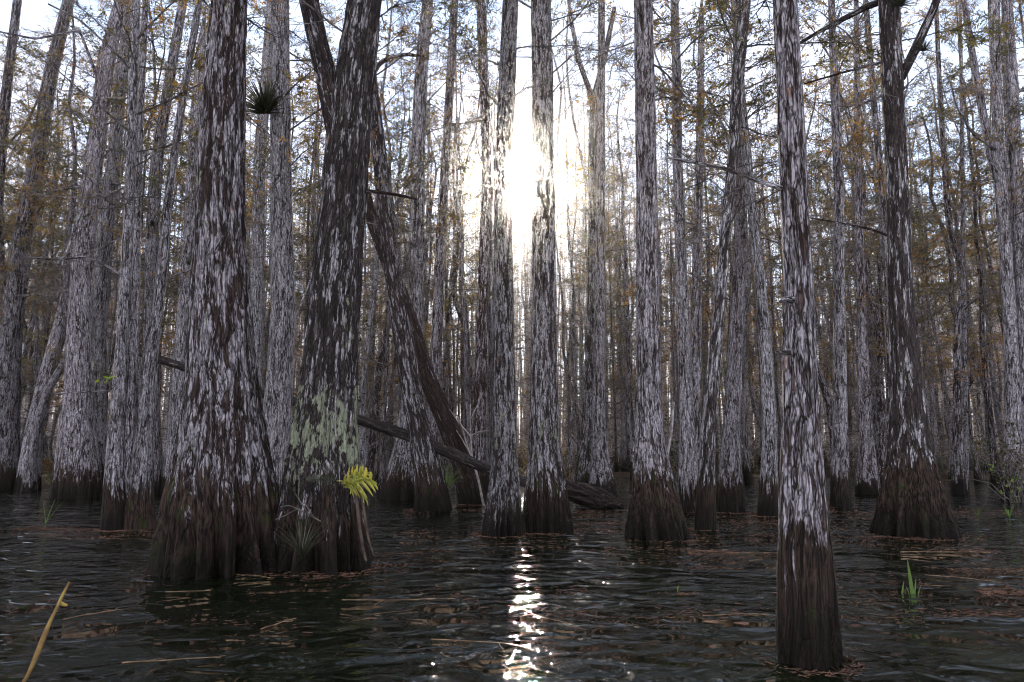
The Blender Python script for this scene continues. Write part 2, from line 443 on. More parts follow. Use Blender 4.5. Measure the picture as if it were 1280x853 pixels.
# ------------------------------------------------------------------ crowns
def make_crown(seed, h0, h1, nb, lmax, leafy, low_bare=True, twig_r=.0058, droop=.25, leaf_size=.088):
    r = np.random.default_rng(seed)
    P0, P1, R0, R1, LP, LD, LT = [], [], [], [], [], [], []
    def add(a, b, ra, rb): P0.append(a); P1.append(b); R0.append(ra); R1.append(rb)
    az0 = r.uniform(0, 6.28)
    for i in range(nb):
        u = (i + r.uniform(0, 1)) / nb
        z = h0 + (h1 - h0) * u
        az = az0 + i * 2.4 + r.normal(0, .5)
        prof = (.45 + .55 * math.sin(math.pi * min(1, .12 + u * .95)))
        L = lmax * prof * r.uniform(.45, 1.1)
        el = r.uniform(-.05, .75) + .25 * u
        n = 8
        p = np.array([0., 0, z])
        d = np.array([math.cos(az) * math.cos(el), math.sin(az) * math.cos(el), math.sin(el)])
        rb = .011 + .012 * L / lmax * r.uniform(.6, 1.3)
        pts = [p]
        for k in range(n):
            d = d + r.normal(0, .14, 3) + np.array([0, 0, -droop / n * (1 if k < 5 else -.7)])
            d /= np.linalg.norm(d)
            p = p + d * L / n
            pts.append(p)
        pts = np.array(pts)
        rr = rb * (1 - .8 * np.linspace(0, 1, n + 1))
        for k in range(n):
            add(pts[k], pts[k + 1], rr[k], rr[k + 1])
        bare = (r.uniform() > leafy) or (low_bare and u < .16)
        lf = 0 if bare else r.uniform(.2, .9)
        tone = r.uniform(0, .75)
        nt_ = int(6 + L * 6.5)
        for j in range(nt_):
            t = r.uniform(.18, 1) * n
            k = min(int(t), n - 1)
            o = pts[k] + (pts[k + 1] - pts[k]) * (t - k)
            ax = (pts[k + 1] - pts[k]); ax /= np.linalg.norm(ax)
            side = np.cross(ax, [0, 0, 1.]); side /= np.linalg.norm(side) + 1e-6
            sg = 1 if j % 2 else -1
            d = ax * r.uniform(.35, .9) + side * sg * r.uniform(.4, 1.1) + np.array([0, 0, r.normal(.05, .35)])
            d /= np.linalg.norm(d)
            l = r.uniform(.18, .75) * (1.15 - t / n * .6)
            q = o; tw = twig_r * r.uniform(.8, 1.5)
            qs = [q]
            for s_ in range(3):
                d = d + r.normal(0, .2, 3); d /= np.linalg.norm(d)
                q2 = q + d * l / 3
                add(q, q2, tw * (1 - .25 * s_), tw * (.75 - .25 * s_)); q = q2; qs.append(q)
            for m_ in range(r.integers(3, 7)):
                a = qs[r.integers(0, 3)] ; b_ = qs[min(3, r.integers(1, 4))]
                st = a + (b_ - a) * r.uniform()
                d2 = d * .5 + r.normal(0, .6, 3); d2 /= np.linalg.norm(d2)
                l2 = r.uniform(.08, .28)
                add(st, st + d2 * l2, tw * .6, tw * .3)
                if lf and r.uniform() < lf:
                    for q_ in range(r.integers(2, 7)):
                        LP.append(st + d2 * l2 * r.uniform(.2, 1)); LD.append(d2 * .6 + r.normal(0, .6, 3) + np.array([0, 0, -.15]))
                        LT.append(np.clip(tone + r.normal(0, .16), 0, 1))
    V, F4 = seg_prisms(np.array(P0), np.array(P1), np.array(R0), np.array(R1))
    if LP:
        LP, LD = np.array(LP), np.array(LD)
        k = len(LP)
        V2, F3 = leaf_kites(LP, LD, r.uniform(.6, 1.3, k) * leaf_size, r.uniform(.22, .42, k) * leaf_size, r.normal(0, 1, (k, 3)))
        tint = np.concatenate([np.zeros(len(V)), np.repeat(np.array(LT), 4)])
        mi = np.concatenate([np.zeros(len(F4)), np.ones(len(F3))])
        return raw_mesh('crown', np.concatenate([V, V2]), [F4, F3 + len(V)], [TWIG, LEAF], smooth=False, mat_idx=mi, attrs={'tint': tint})
    return raw_mesh('crown', V, F4, [TWIG], smooth=False)

CROWN_LOW = [make_crown(100 + i, .9, 17, 32, 2.3, .72) for i in range(8)]       # twiggy all the way up
CROWN_HIGH = [make_crown(200 + i, 5.5, 17, 31, 2.5, .75) for i in range(5)]     # bare lower trunk
CROWN_SPARSE = [make_crown(400 + i, 1.2, 17, 24, 2.0, .35) for i in range(4)]   # half-bare crowns the low sun gets through
CROWN_NEAR = [make_crown(300 + i, 8, 16, 20, 2.4, .7) for i in range(2)]

# ------------------------------------------------------------------ the trees one can pick out
GROUP_FAR = 'slender cypress trees crowding the far swamp'
def trunk_profile(pix, Y, H, base_r_boost=1.0):
    pts, rad = [], []
    for (px, py, wd) in pix:
        p, t = at(px, py, Y)
        pts.append(p); rad.append(wd * .5 * t / F * .94)
    pts, rad = pts[::-1], rad[::-1]         # from the water upwards
    pts[0] = np.array([pts[0][0], Y, 0.0])
    b = pts[0] + (pts[0] - pts[1]) * 0; b = b.copy(); b[2] = -.35
    pts = [b] + pts; rad = [rad[0] * 1.07] + rad
    d = pts[-1] - pts[-2]; d = d / max(d[2], .1); d[:2] = np.clip(d[:2], -.12, .12)
    top, rt, z0 = pts[-1], rad[-1], pts[-1][2]
    if H > z0 + .5:
        for f in (.33, .66, 1):
            z = z0 + (H - z0) * f
            pts.append(top + d * (z - z0) * (1 - .25 * f)); pts[-1][2] = z
            rad.append(max(rt * (1 - .82 * f), .015))
    return np.array(pts), np.array(rad)

KEY = []
def tree(label, pix, by=None, Y=None, H=15, segs=64, rows=200, paleness=.75, tide=.75, lichen=0., grain=1., flute=.1, rough=.004, crown=None, name='cypress_tree', lump=.045, nf=7, flare_h=.55, short=None, depth_lean=0.0, twist=0.0):
    i = len(KEY)
    if Y is None: Y = dist(pix[-1][0], pix[-1][1])
    pts, rad = trunk_profile(pix, Y, H)
    if depth_lean: pts[:, 1] += np.maximum(pts[:, 2], 0) * depth_lean
    base = np.array([pts[0][0], Y, 0.])
    root = thing(name, label, 'tree', base)
    props = dict(paleness=paleness, tide=tide, lichen=lichen, grain=grain)
    me = tube('trunk', pts - base, rad, segs, rows, BARK, flute, rough, lump, seed=i * 5 + 1, horizontal=True, nf=nf, flare_h=flare_h, twist=twist)
    tr = link('trunk', me, root, **props)
    if crown:
        lst = {'low': CROWN_LOW, 'high': CROWN_HIGH, 'sparse': CROWN_SPARSE, 'near': CROWN_NEAR}[crown]
        # stand the crown along the upper trunk
        zt = pts[:, 2]
        a = np.array([np.interp(.4 * H, zt, pts[:, k]) for k in range(3)]); b_ = pts[-1]
        d = Vector((b_ - a)).normalized()
        q = Vector((0, 0, 1)).rotation_difference(d)
        foot = Vector(a - base) - d * (.4 * H)
        o = link('crown', lst[i % len(lst)], root, foot)
        o.rotation_mode = 'QUATERNION'
        s = H / 16.6
        o.rotation_quaternion = q @ Matrix.Rotation(i * 1.7, 4, 'Z').to_quaternion()
        o.scale = (1, 1, s)
    k = dict(root=root, trunk=tr, Y=Y, base=base, pix=pix, props=props, short=short or label, px=pix[-1][0], seed=i)
    KEY.append(k)
    return k

def limb(k, name, pix, dY=(0, 0), segs=16, rows=60, rough=.002, mat=None, twigs=0, twig_l=.3, lump=.06, **over):
    """a branch, fork or stem of a tree, as its own part"""
    pts, rad = [], []
    n = len(pix)
    for j, (px, py, wd) in enumerate(pix):
        p, t = at(px, py, k['Y'] + dY[0] + (dY[1] - dY[0]) * j / max(1, n - 1))
        pts.append(p - k['base']); rad.append(wd * .5 * t / F)
    pr = dict(k['props']); pr['tide'] = -9.; pr.update(over)
    me = tube(name, pts, rad, segs, rows, mat or BARK, 0, rough, lump, seed=k['seed'] + 31 + n, soff=3)
    o = link(name, me, k['root'], **pr)
    if twigs:
        r = np.random.default_rng(k['seed'] * 7 + n)
        P0, P1, R0, R1 = [], [], [], []
        q, rr, _ = smooth_path(pts, rad, 40)
        for _ in range(twigs):
            j = r.integers(8, 40); o_ = q[j]
            ax = q[j] - q[j - 1]; ax /= np.linalg.norm(ax)
            d = ax * r.uniform(.2, .8) + r.normal(0, .55, 3); d /= np.linalg.norm(d)
            l = twig_l * r.uniform(.4, 1.4); tw = max(.0025, rr[j] * .35)
            for s_ in range(4):
                d = d + r.normal(0, .18, 3); d /= np.linalg.norm(d)
                q2 = o_ + d * l / 4
                P0.append(o_); P1.append(q2); R0.append(tw * (1 - .2 * s_)); R1.append(tw * (.8 - .2 * s_))
                if r.uniform() < .7:
                    d3 = d + r.normal(0, .6, 3); d3 /= np.linalg.norm(d3)
                    P0.append(q2); P1.append(q2 + d3 * l * .25); R0.append(tw * .5); R1.append(tw * .25)
                o_ = q2
        V, F4 = seg_prisms(*[np.array(x) for x in (P0, P1, R0, R1)])
        nv, npoly = len(me.vertices), len(me.polygons)
        tb = bmesh.new(); tb.from_mesh(me)
        vs_ = [tb.verts.new(v) for v in V]
        for f_ in F4: tb.faces.new([vs_[i_] for i_ in f_]).material_index = 1
        tb.to_mesh(me); tb.free(); me.materials.append(TWIG)
    return o

A = tree('broad grey cypress with pale peeling flakes on a wide dark buttressed base', [(287,0,45),(281,100,52),(277,200,59),(275,300,66),(277,400,79),(279,480,92),(279,550,112),(279,610,132),(280,660,146),(281,712,160)],
         H=12, segs=256, rows=620, paleness=.61, tide=.92, lichen=.03, flute=.3, rough=.013, grain=.95, crown='near', nf=9, flare_h=.7, short='the big flaking trunk')
B = tree('dark mossy cypress with green lichen patches, forked, a yellow fern on its side', [(456,0,44),(443,100,52),(433,200,58),(425,300,62),(416,400,69),(409,500,80),(404,570,98),(403,640,116),(403,708,128)],
         H=12, segs=256, rows=620, paleness=.42, tide=.72, grain=1.15, lichen=.215, flute=.3, rough=.016, crown='near', nf=8, flare_h=.7, short='the fern trunk')
limb(B, 'branch', [(434,215,30),(421,160,28),(409,100,26),(396,45,25),(386,0,24),(372,-60,22)], (-.05, .15), 48, 160, .006)
limb(B, 'branch', [(448,238,5),(470,240,4.5),(498,244,4),(520,249,3)], (0, -.1), 10, 40)
Y1 = tree('smooth stringy-barked grey cypress standing alone in open water, brown below', [(981,0,31),(986,100,32),(991,200,35),(996,300,37),(999,400,40),(1000,500,46),(1002,580,53),(1005,680,66),(1007,760,77),(1009,826,86)],
          H=9, segs=192, rows=620, paleness=.69, tide=.62, lichen=0, grain=1.3, flute=.14, rough=.007, crown='near', nf=6, flare_h=.35, lump=.03, short='the lone stringy trunk', twist=.1)
limb(Y1, 'branch', [(978,236,7),(950,227,6),(910,212,5),(868,203,4.4),(832,197,3.4)], (-.02, .25), 12, 60, .001, twigs=0)
limb(Y1, 'branch', [(990,375,10),(982,374,7),(976,377,4)], (-.1, -.25), 10, 16)
limb(Y1, 'branch', [(986,442,8),(978,441,5),(970,440,3)], (-.1, -.2), 10, 16)
S = tree('grey cypress with flaring dark base and a thin pale stick leaning on it', [(804,0,25),(807,150,27),(809,300,29),(810,400,31),(810,500,34),(812,555,42),(816,600,54),(820,640,72),(822,671,90)],
         H=13, segs=160, rows=480, paleness=.70, tide=.85, grain=1.1, flute=.22, rough=.007, crown='near', nf=9, short='the stick-propped trunk', twist=.25)
AA = tree('dark cypress with sparse pale flecks, broad skirted base and high side limbs', [(1111,0,26),(1117,125,26),(1122,250,28),(1125,375,30),(1129,430,34),(1134,500,40),(1137,552,50),(1140,605,70),(1144,668,98)],
          H=13, segs=160, rows=480, paleness=.40, tide=.95, grain=1.0, flute=.2, rough=.008, crown='near', nf=8, flare_h=.7, short='the skirted dark trunk')
limb(AA, 'branch', [(1126,98,11),(1140,70,11),(1153,42,11),(1166,14,10),(1178,-20,9)], (0, -.3), 16, 50, .003)
limb(AA, 'branch', [(1112,-2,9),(1085,8,8),(1050,26,6.5),(1020,42,5),(1000,54,4)], (0, .8), 12, 60, .002, twigs=8, twig_l=.5)
limb(AA, 'branch', [(1121,74,4),(1090,81,3.2),(1050,92,2.6),(1005,105,2)], (0, .8), 8, 50, 0, twigs=6, twig_l=.5)
limb(AA, 'branch', [(1123,300,4),(1090,287,3),(1050,279,2.4),(1010,272,1.8)], (0, .8), 8, 50, 0, twigs=5, twig_l=.4)
Q1 = tree('slim grey cypress whose upper trunk edge the sun disc shines past', [(638,0,21),(634,100,23),(629,200,24),(629,300,25),(630,400,27),(630,500,30),(631,575,34),(629,625,46),(628,668,58)],
          H=13, segs=128, rows=420, paleness=.6, tide=.5, lichen=.1, grain=1.5, flute=.22, rough=.006, crown='near', nf=7, short='the sun-edge trunk')
Q2 = tree('stout grey cypress just beside the sun, pale flakes above a brown fluted foot', [(676,0,27),(678,100,29),(679,200,30),(680,300,31),(680,400,32),(680,500,37),(680,575,45),(683,630,58),(684,664,64)],
          H=13, segs=128, rows=420, paleness=.62, tide=.62, lichen=.1, grain=1.3, flute=.22, rough=.006, crown='near', nf=9, short='the sunlit stout trunk')
C_ = tree('pale slender cypress seen between the big flaking trunk and the mossy fern trunk', [(350,0,23),(351,200,27),(354,400,32),(348,500,36),(342,580,46),(338,645,60)],
          H=13, segs=96, rows=400, paleness=.88, tide=.6, grain=1.1, rough=.006, crown='high', short='the bromeliad trunk')
D = tree('leaning pale cypress with a spiky air plant where it passes behind another trunk', [(340,-10,12),(325,200,15),(319,430,19),(316,560,24),(315,618,34)], H=15, segs=40, rows=160, paleness=.85, tide=.5, crown='high', short='the air-plant trunk')
E = tree('tall pale cypress with broad dark foot behind the reddish needle mat', [(152,0,16),(137,60,18),(119,200,21),(106,300,26),(100,400,30),(99,500,36),(97,565,48),(95,622,64)], H=14, segs=80, rows=240, paleness=.86, tide=.75, flute=.13, crown='high', short='the needle-mat trunk')
E2 = tree('straight pale cypress close behind the broad-footed trunk, sharing its shadowed foot', [(165,0,13),(152,90,15),(143,200,17),(131,300,19),(124,400,20),(122,500,21),(122,570,24),(124,618,32)], H=14, segs=48, rows=200, paleness=.84, tide=.6, crown='high', short='its close partner')
G = tree('long leaning cypress rising from the bank edge beyond the needle mat', [(86,0,14),(62,100,17),(44,215,19),(27,300,21),(14,425,25),(8,520,29),(6,612,40)], H=14, segs=48, rows=200, paleness=.72, tide=.6, crown='high', short='the long leaning trunk')
F_ = tree('tilted pale cypress leaning behind the broad-footed trunk', [(128,60,8),(118,150,10),(106,240,13),(92,340,17),(78,400,18),(62,460,19),(44,530,21),(34,612,28)], H=14, segs=48, rows=200, paleness=.86, tide=.45, crown='high', short='the tilted trunk')
H_ = tree('dark slim cypress crossing the upper corner by the bank', [(22,0,10),(12,80,11),(0,200,13),(-14,400,17),(-28,612,26)], H=14, segs=32, rows=140, paleness=.6, tide=.5, crown='low', short='the corner trunk')
I_ = tree('three-stemmed grey cypress with a dark shared foot, beside the big flaking trunk', [(170,0,11),(166,150,13),(160,300,14),(155,380,14),(150,470,16),(144,556,20),(143,612,28),(146,662,40)], H=13, segs=64, rows=300, paleness=.86, tide=.62, grain=1.2, crown='high', short='the triple-stemmed trunk')
limb(I_, 'stem', [(160,668,30),(160,610,22),(161,550,16),(166,430,13),(170,300,11),(174,170,9),(180,40,8),(184,-30,7)], (.1, .4), 40, 240, .004, paleness=.84)['tide'] = 3.75
limb(I_, 'stem', [(172,668,42),(175,610,30),(181,540,22),(187,450,19),(198,380,14),(210,250,10),(228,125,9),(248,10,8),(258,-50,7)], (.1, .5), 40, 240, .004, paleness=.78)['tide'] = 3.75
J = tree('thin cypress sweeping up behind the triple-stemmed trunk', [(229,0,11),(212,100,13),(196,200,15),(190,300,16),(188,420,18),(190,540,22),(192,618,30)], H=14, segs=40, rows=160, paleness=.75, tide=.5, crown='low', short='the sweeping trunk')
K = tree('slim grey cypress half hidden by the big flaking trunk', [(252,60,12),(242,175,14),(237,300,16),(226,450,19),(219,560,24),(218,618,34)], H=14, segs=40, rows=160, paleness=.82, tide=.5, crown='high', short='the half-hidden trunk')
L = tree('bent grey cypress crossing the dark leaning dead trunk, moss on its foot', [(452,0,15),(458,60,16),(466,120,18),(475,200,20),(485,300,22),(498,380,26),(511,470,28),(525,540,31),(536,600,40),(541,638,50)], H=13, segs=80, rows=300, paleness=.46, tide=.55, rough=.006, flute=.12, crown='high', short='the bent trunk')
limb(L, 'branch', [(466,92,8),(474,80,6),(488,71,5),(508,68,4.5),(530,71,3.5)], (0, .1), 10, 40, .001, twigs=5, twig_l=.5)
M = tree('straight grey cypress with a wide mossy cone at its foot, behind the bent trunk', [(535,0,15),(527,80,17),(522,200,20),(521,325,20),(518,450,23),(510,550,32),(505,590,44),(503,624,64)], H=14, segs=72, rows=240, paleness=.7, tide=.7, flute=.13, crown='high', short='the mossy-footed trunk')
O = tree('slender upright grey cypress between the mossy-footed trunk and the sun', [(568,0,10),(560,150,12),(551,300,13),(546,420,15),(541,560,19),(540,618,28)], H=15, segs=40, rows=160, paleness=.68, tide=.5, crown='sparse', short='the slender upright trunk')
P_ = tree('thin dusky cypress standing close to the sun-edge trunk', [(601,0,13),(605,100,13),(609,200,14),(606,300,14),(601,450,16),(598,560,20),(597,617,28)], H=15, segs=40, rows=160, paleness=.55, tide=.5, crown='sparse', short='the dusky trunk')
R1 = tree('thin forked cypress beside the root mound, twiggy at the fork', [(768,10,6),(755,75,8),(742,125,10),(740,200,11),(741,300,12),(739,400,13),(735,520,15),(733,580,20),(730,617,30)], H=14, segs=40, rows=180, paleness=.55, tide=.4, crown='sparse', short='the forked trunk')
limb(R1, 'branch', [(742,135,8),(734,105,7),(723,75,6),(714,25,5),(708,-20,4)], (0, .2), 10, 40, 0, twigs=6, twig_l=.6)
R2 = tree('grey cypress close beside the forked trunk, roots spread over the mound', [(752,-10,9),(751,200,12),(750,400,15),(748,520,18),(750,575,24),(753,620,44)], H=13, segs=48, rows=180, paleness=.72, tide=.4, flute=.16, crown='sparse', short='the mound trunk')
T = tree('pale slender cypress beyond the stick-propped trunk, brown fluted foot', [(843,0,11),(846,100,12),(847,200,13),(851,320,15),(856,450,17),(859,540,20),(861,595,27),(863,639,36)], H=14, segs=56, rows=200, paleness=.88, tide=.6, flute=.12, crown='high', short='the pale slender trunk')
T2 = tree('dim thin cypress just behind the pale slender trunk', [(877,20,8),(874,200,10),(871,350,14),(869,500,17),(867,600,22),(867,620,28)], H=14, segs=40, rows=150, paleness=.75, tide=.5, crown='low', short='the dim trunk')
V_ = tree('crooked thin cypress with torn pale bark strips, slanting across two others', [(931,0,17),(923,90,16),(916,200,14),(906,300,15),(898,400,16),(891,470,18),(886,540,20),(883,600,23),(881,662,30)], H=13, segs=64, rows=260, paleness=.58, tide=.7, grain=.9, rough=.007, flute=.08, crown='high', short='the torn-bark trunk')
W_ = tree('sturdy pale cypress behind the torn-bark slanting one', [(922,20,13),(926,200,16),(925,300,17),(921,400,18),(916,500,20),(913,560,24),(913,610,34),(913,640,42)], H=14, segs=56, rows=200, paleness=.86, tide=.62, flute=.12, crown='high', short='the sturdy pale trunk')
X_ = tree('leaning pale cypress splitting away from the sturdy one, close to the lone stringy trunk', [(918,0,9),(925,110,11),(937,230,13),(950,350,14),(958,450,16),(962,560,19),(961,600,23),(960,645,30)], H=14, segs=56, rows=200, paleness=.82, tide=.55, flute=.1, crown='high', short='the splitting trunk')
Z_ = tree('straight grey cypress in the water between the lone and the skirted trunks', [(1039,0,9),(1044,125,11),(1048,225,12),(1049,350,14),(1050,502,18),(1050,570,21),(1050,634,27)], H=14, segs=56, rows=200, paleness=.78, tide=.5, flute=.07, crown='high', short='the straight water trunk')
FF = tree('slender grey cypress with a dark root skirt beside the skirted trunk', [(1070,-10,6),(1072,200,9),(1076,350,11),(1079,450,14),(1082,540,18),(1084,585,24),(1086,618,34)], H=15, segs=40, rows=150, paleness=.74, tide=.45, flute=.15, crown='low', short='the root-skirt trunk')
GG = tree('thin sloping cypress passing behind the skirted dark trunk', [(1082,0,7),(1092,125,8),(1101,220,8),(1109,320,9),(1114,480,12),(1117,618,22)], H=15, segs=32, rows=140, paleness=.65, tide=.45, crown='low', short='the sloping trunk')
BB = tree('tall pale cypress with a high fork, near the shrubby bank', [(1241,0,12),(1246,125,13),(1249,200,14),(1256,300,15),(1262,400,16),(1266,500,18),(1268,580,24),(1269,625,32)], H=14, segs=48, rows=180, paleness=.8, tide=.5, crown='high', short='the high-forked trunk')
limb(BB, 'branch', [(1249,225,11),(1239,195,10),(1230,150,9),(1218,85,8),(1206,10,7),(1200,-30,6)], (0, .3), 14, 70, .002)
CC = tree('pale cypress running close beside the high-forked one', [(1258,0,13),(1266,125,15),(1272,250,16),(1278,380,18),(1283,520,22),(1286,625,32)], H=14, segs=40, rows=160, paleness=.82, tide=.5, crown='high', short='its pale neighbour')
EE = tree('crooked thin cypress with an elbow bend among straight far trunks', [(1170,0,5),(1174,100,6),(1180,200,7),(1187,290,8),(1199,325,8),(1205,355,8),(1197,400,9),(1197,520,11),(1198,618,18)], H=15, segs=32, rows=200, paleness=.6, tide=.4, crown='low', short='the elbowed trunk')
HH = tree('very pale pole-thin cypress at the far waterline near the shrubby bank', [(1200,-10,4),(1203,200,5),(1205,400,6),(1206,540,8),(1206,617,11)], H=14, segs=32, rows=140, paleness=.97, tide=.25, crown='low', short='the pole-thin pale trunk')

# leaning dead trunk, broken at the top
N = tree('dark dead trunk leaning steeply with a broken top, no branches', [(458,240,11),(462,262,15),(470,290,19),(490,340,21),(512,400,23),(533,470,26),(552,515,28),(568,550,30),(584,597,34),(593,630,40)], H=0, segs=72, rows=300, paleness=.18, tide=.6, rough=.009, lump=.09, name='dead_tree', flute=.08, short='the leaning dead trunk')
# dead branches and twigs in the air near the banked trees
limb(E, 'branch', [(130,120,4),(100,38,3),(45,49,2.4),(0,40,2)], (0, -3), 8, 60, 0, twigs=10, twig_l=.7)
limb(E, 'branch', [(114,230,4),(80,325,3),(30,322,2)], (0, -3), 8, 40, 0, twigs=8, twig_l=.6)
limb(I_, 'branch', [(167,90,3.4),(140,62,3),(100,25,2.4),(60,5,2)], (0, -.8), 8, 40, 0, twigs=8, twig_l=.4)
limb(I_, 'branch', [(159,350,3.4),(138,335,3),(106,321,2.6),(76,325,2)], (0, -.6), 8, 40, 0, twigs=6, twig_l=.3)
limb(I_, 'branch', [(153,460,3),(140,487,2.6),(110,490,2),(70,492,1.6)], (0, -.5), 8, 40, 0, twigs=3, twig_l=.3)
limb(G, 'branch', [(26,300,3.4),(60,240,3),(110,232,2.4),(150,230,2)], (0, -2.5), 8, 40, 0, twigs=10, twig_l=.7)
limb(K, 'branch', [(238,300,3),(265,330,2.4),(215,345,2)], (0, -2), 8, 30, 0, twigs=4)
limb(BB, 'branch', [(1249,190,3.6),(1218,170,3),(1196,135,2.4),(1186,95,2)], (0, -1), 8, 40, 0, twigs=8, twig_l=.6)
limb(T, 'branch', [(846,130,3),(815,60,2.2),(870,20,1.6)], (0, 1), 8, 30, 0, twigs=4)
limb(C_, 'branch', [(354,430,3),(370,395,2.4),(388,350,2)], (0, .5), 8, 30, 0, twigs=3)

# ------------------------------------------------------------------ the crowd behind, one by one
NV = 14
FILL_TRUNKS = []
for i in range(NV):
    r = np.random.default_rng(500 + i)
    H = 17
    zs = np.linspace(0, H, 12)
    amp = r.uniform(.05, .26)
    x = np.cumsum(r.normal(0, amp, 12)); y = np.cumsum(r.normal(0, amp, 12))
    x -= np.linspace(0, x[-1] * .6, 12); y -= np.linspace(0, y[-1] * .6, 12)
    x -= x[0]; y -= y[0]
    r0 = .105
    rad = r0 * (1 - .82 * zs / H)
    pts = np.stack([x, y, zs], 1)
    pts = np.concatenate([[[0, 0, -.4]], [[0, 0, .02]], [[x[1] * .12, y[1] * .12, .3]], [[x[1] * .3, y[1] * .3, .7]], pts[1:]])
    rad = np.concatenate([[r0 * 2.3, r0 * 2.1, r0 * 1.55, r0 * 1.15], rad[1:]])
    FILL_TRUNKS.append(tube('trunk', pts, rad, 20, 110, BARK, .15, .004, .06, seed=600 + i, horizontal=True, nf=6, flare_h=.4))

key_xy = np.array([k['base'][:2] for k in KEY])
fills = []
tries = 0
r = np.random.default_rng(5)
TARGET = 258
while len(fills) < TARGET and tries < 60000:
    tries += 1
    Y = 18.5 + 27 * r.uniform() ** .85
    tx = r.uniform(-.80, .80)
    x = tx * Y
    if Y < 20.5 and r.uniform() < .6: continue
    if abs(x - Y * .0117) < Y * .004 + .5: continue          # the gap the sun shines through
    p = np.array([x, Y])
    if np.min(np.linalg.norm(key_xy - p, axis=1)) < .8: continue
    if fills and np.min(np.linalg.norm(np.array([f[:2] for f in fills]) - p, axis=1)) < .55: continue
    fills.append((x, Y))
fills.sort(key=lambda f: f[1])
keys_sorted = sorted([k for k in KEY if k['short']], key=lambda k: k['px'])
NEAR_FILL = 70
ORD = ['first', 'second', 'third', 'fourth', 'fifth', 'sixth', 'seventh', 'eighth', 'ninth', 'tenth', 'eleventh', 'twelfth', 'thirteenth', 'fourteenth']
info = []
for i, (x, Y) in enumerate(fills):
    zg = max(float(land_z(x, Y)), 0) - .03
    px = 640 + F * x / (Y * CP + (zg - CAM_H) * SP)
    info.append((px, x, Y, zg))
lab = {}
by_gap = {}
for i, (px, x, Y, zg) in enumerate(info[:NEAR_FILL]):
    g_ = sum(1 for k in keys_sorted if k['px'] < px)
    by_gap.setdefault(g_, []).append((px, i))
for g_, lst in by_gap.items():
    lst.sort()
    for n_, (px, i) in enumerate(lst):
        if 0 < g_ < len(keys_sorted):
            a_, b_ = keys_sorted[g_ - 1]['short'], keys_sorted[g_]['short']
            if a_ == 'its close partner': a_ = 'the needle-mat pair'
            if b_ == 'its close partner': b_ = 'the needle-mat pair'
            lab[i] = f'slim far cypress, {ORD[n_]} counted from {a_} towards {b_}'
        elif g_ == 0:
            lab[i] = f'slim far cypress out past the corner trunk, {ORD[len(lst) - 1 - n_]} from it'
        else:
            lab[i] = f'slim far cypress past the twin pale trunks by the bank, {ORD[n_]} from them'
for i, (px, x, Y, zg) in enumerate(info):
    root = thing('cypress_tree', lab.get(i, 'thin grey cypress lost in the dense rows far behind the waterline'), 'tree', (x, Y, zg), GROUP_FAR)
    root.rotation_euler = (r.normal(0, .018), r.normal(0, .018), r.uniform(0, 6.28))
    sc = r.uniform(.55, 1.25) if r.uniform() < .8 else r.uniform(1.2, 1.6)
    hz = r.uniform(.85, 1.12)
    o = link('trunk', FILL_TRUNKS[i % NV], root, paleness=float(r.uniform(.38, .9)), tide=float(r.uniform(.3, .6)), lichen=float(r.uniform(0, .06)), grain=float(r.uniform(.9, 1.4)))
    o.scale = (sc, sc, hz)
    lst = CROWN_LOW if r.uniform() < .72 else CROWN_HIGH
    if abs(x - Y * .0117) < 3.2: lst = CROWN_SPARSE
    c = link('crown', lst[r.integers(0, len(lst))], root)
    c.scale = (r.uniform(.8, 1.15), r.uniform(.8, 1.15), hz * .99)
    c.rotation_euler = (0, 0, r.uniform(0, 6.28))

# ------------------------------------------------------------------ the far wood and the brush, beyond counting
def far_wood():
    r = np.random.default_rng(42)
    P0, P1, R0, R1 = [], [], [], []
    LP, LD, LT, LS = [], [], [], []
    for _ in range(1900):
        Y = 34 + 48 * r.uniform() ** .9
        x = r.uniform(-.85, .85) * Y
        h = r.uniform(13, 23); rr = r.uniform(.045, .115)
        p = np.array([x, Y, .0]); lean = r.normal(0, .03, 2)
        n = 6
        for k in range(n):
            q = p + np.array([lean[0] + r.normal(0, .02), lean[1], 1]) * h / n
            a, b = rr * (1 - .8 * k / n) * (1.6 if k == 0 else 1), rr * (1 - .8 * (k + 1) / n)
            P0.append(p); P1.append(q); R0.append(a); R1.append(b)
            for _b in range(3):
                o = p + (q - p) * r.uniform(); d = r.normal(0, 1, 3); d[2] = r.uniform(-.1, .7); d /= np.linalg.norm(d)
                l = r.uniform(.5, 2.0)
                m_ = o + d * l * .5; d2 = d + r.normal(0, .3, 3); e = m_ + d2 * l * .5
                P0.append(o); P1.append(m_); R0.append(.022); R1.append(.015)
                P0.append(m_); P1.append(e); R0.append(.015); R1.append(.008)
                tone = r.uniform(0, .8)
                for _l in range(r.integers(0, 5)):
                    s = o + (e - o) * r.uniform(.2, 1.1) + r.normal(0, .18, 3)
                    LP.append(s); LD.append(r.normal(0, 1, 3)); LT.append(np.clip(tone + r.normal(0, .15), 0, 1)); LS.append(r.uniform(.12, .26))
            p = q
    V, F4 = seg_prisms(*[np.array(x) for x in (P0, P1, R0, R1)])
    k = len(LP); LS = np.array(LS)
    V2, F3 = leaf_kites(np.array(LP), np.array(LD), LS, LS * .5, r.normal(0, 1, (k, 3)))
    tint = np.concatenate([np.zeros(len(V)), np.repeat(np.array(LT), 4)])
    mi = np.concatenate([np.zeros(len(F4)), np.ones(len(F3))])
    return raw_mesh('far_forest', np.concatenate([V, V2]), [F4, F3 + len(V)], [twig_material('far_trunk', (.22, .18, .16), (.50, .45, .43)), LEAF], smooth=False, mat_idx=mi, attrs={'tint': tint})
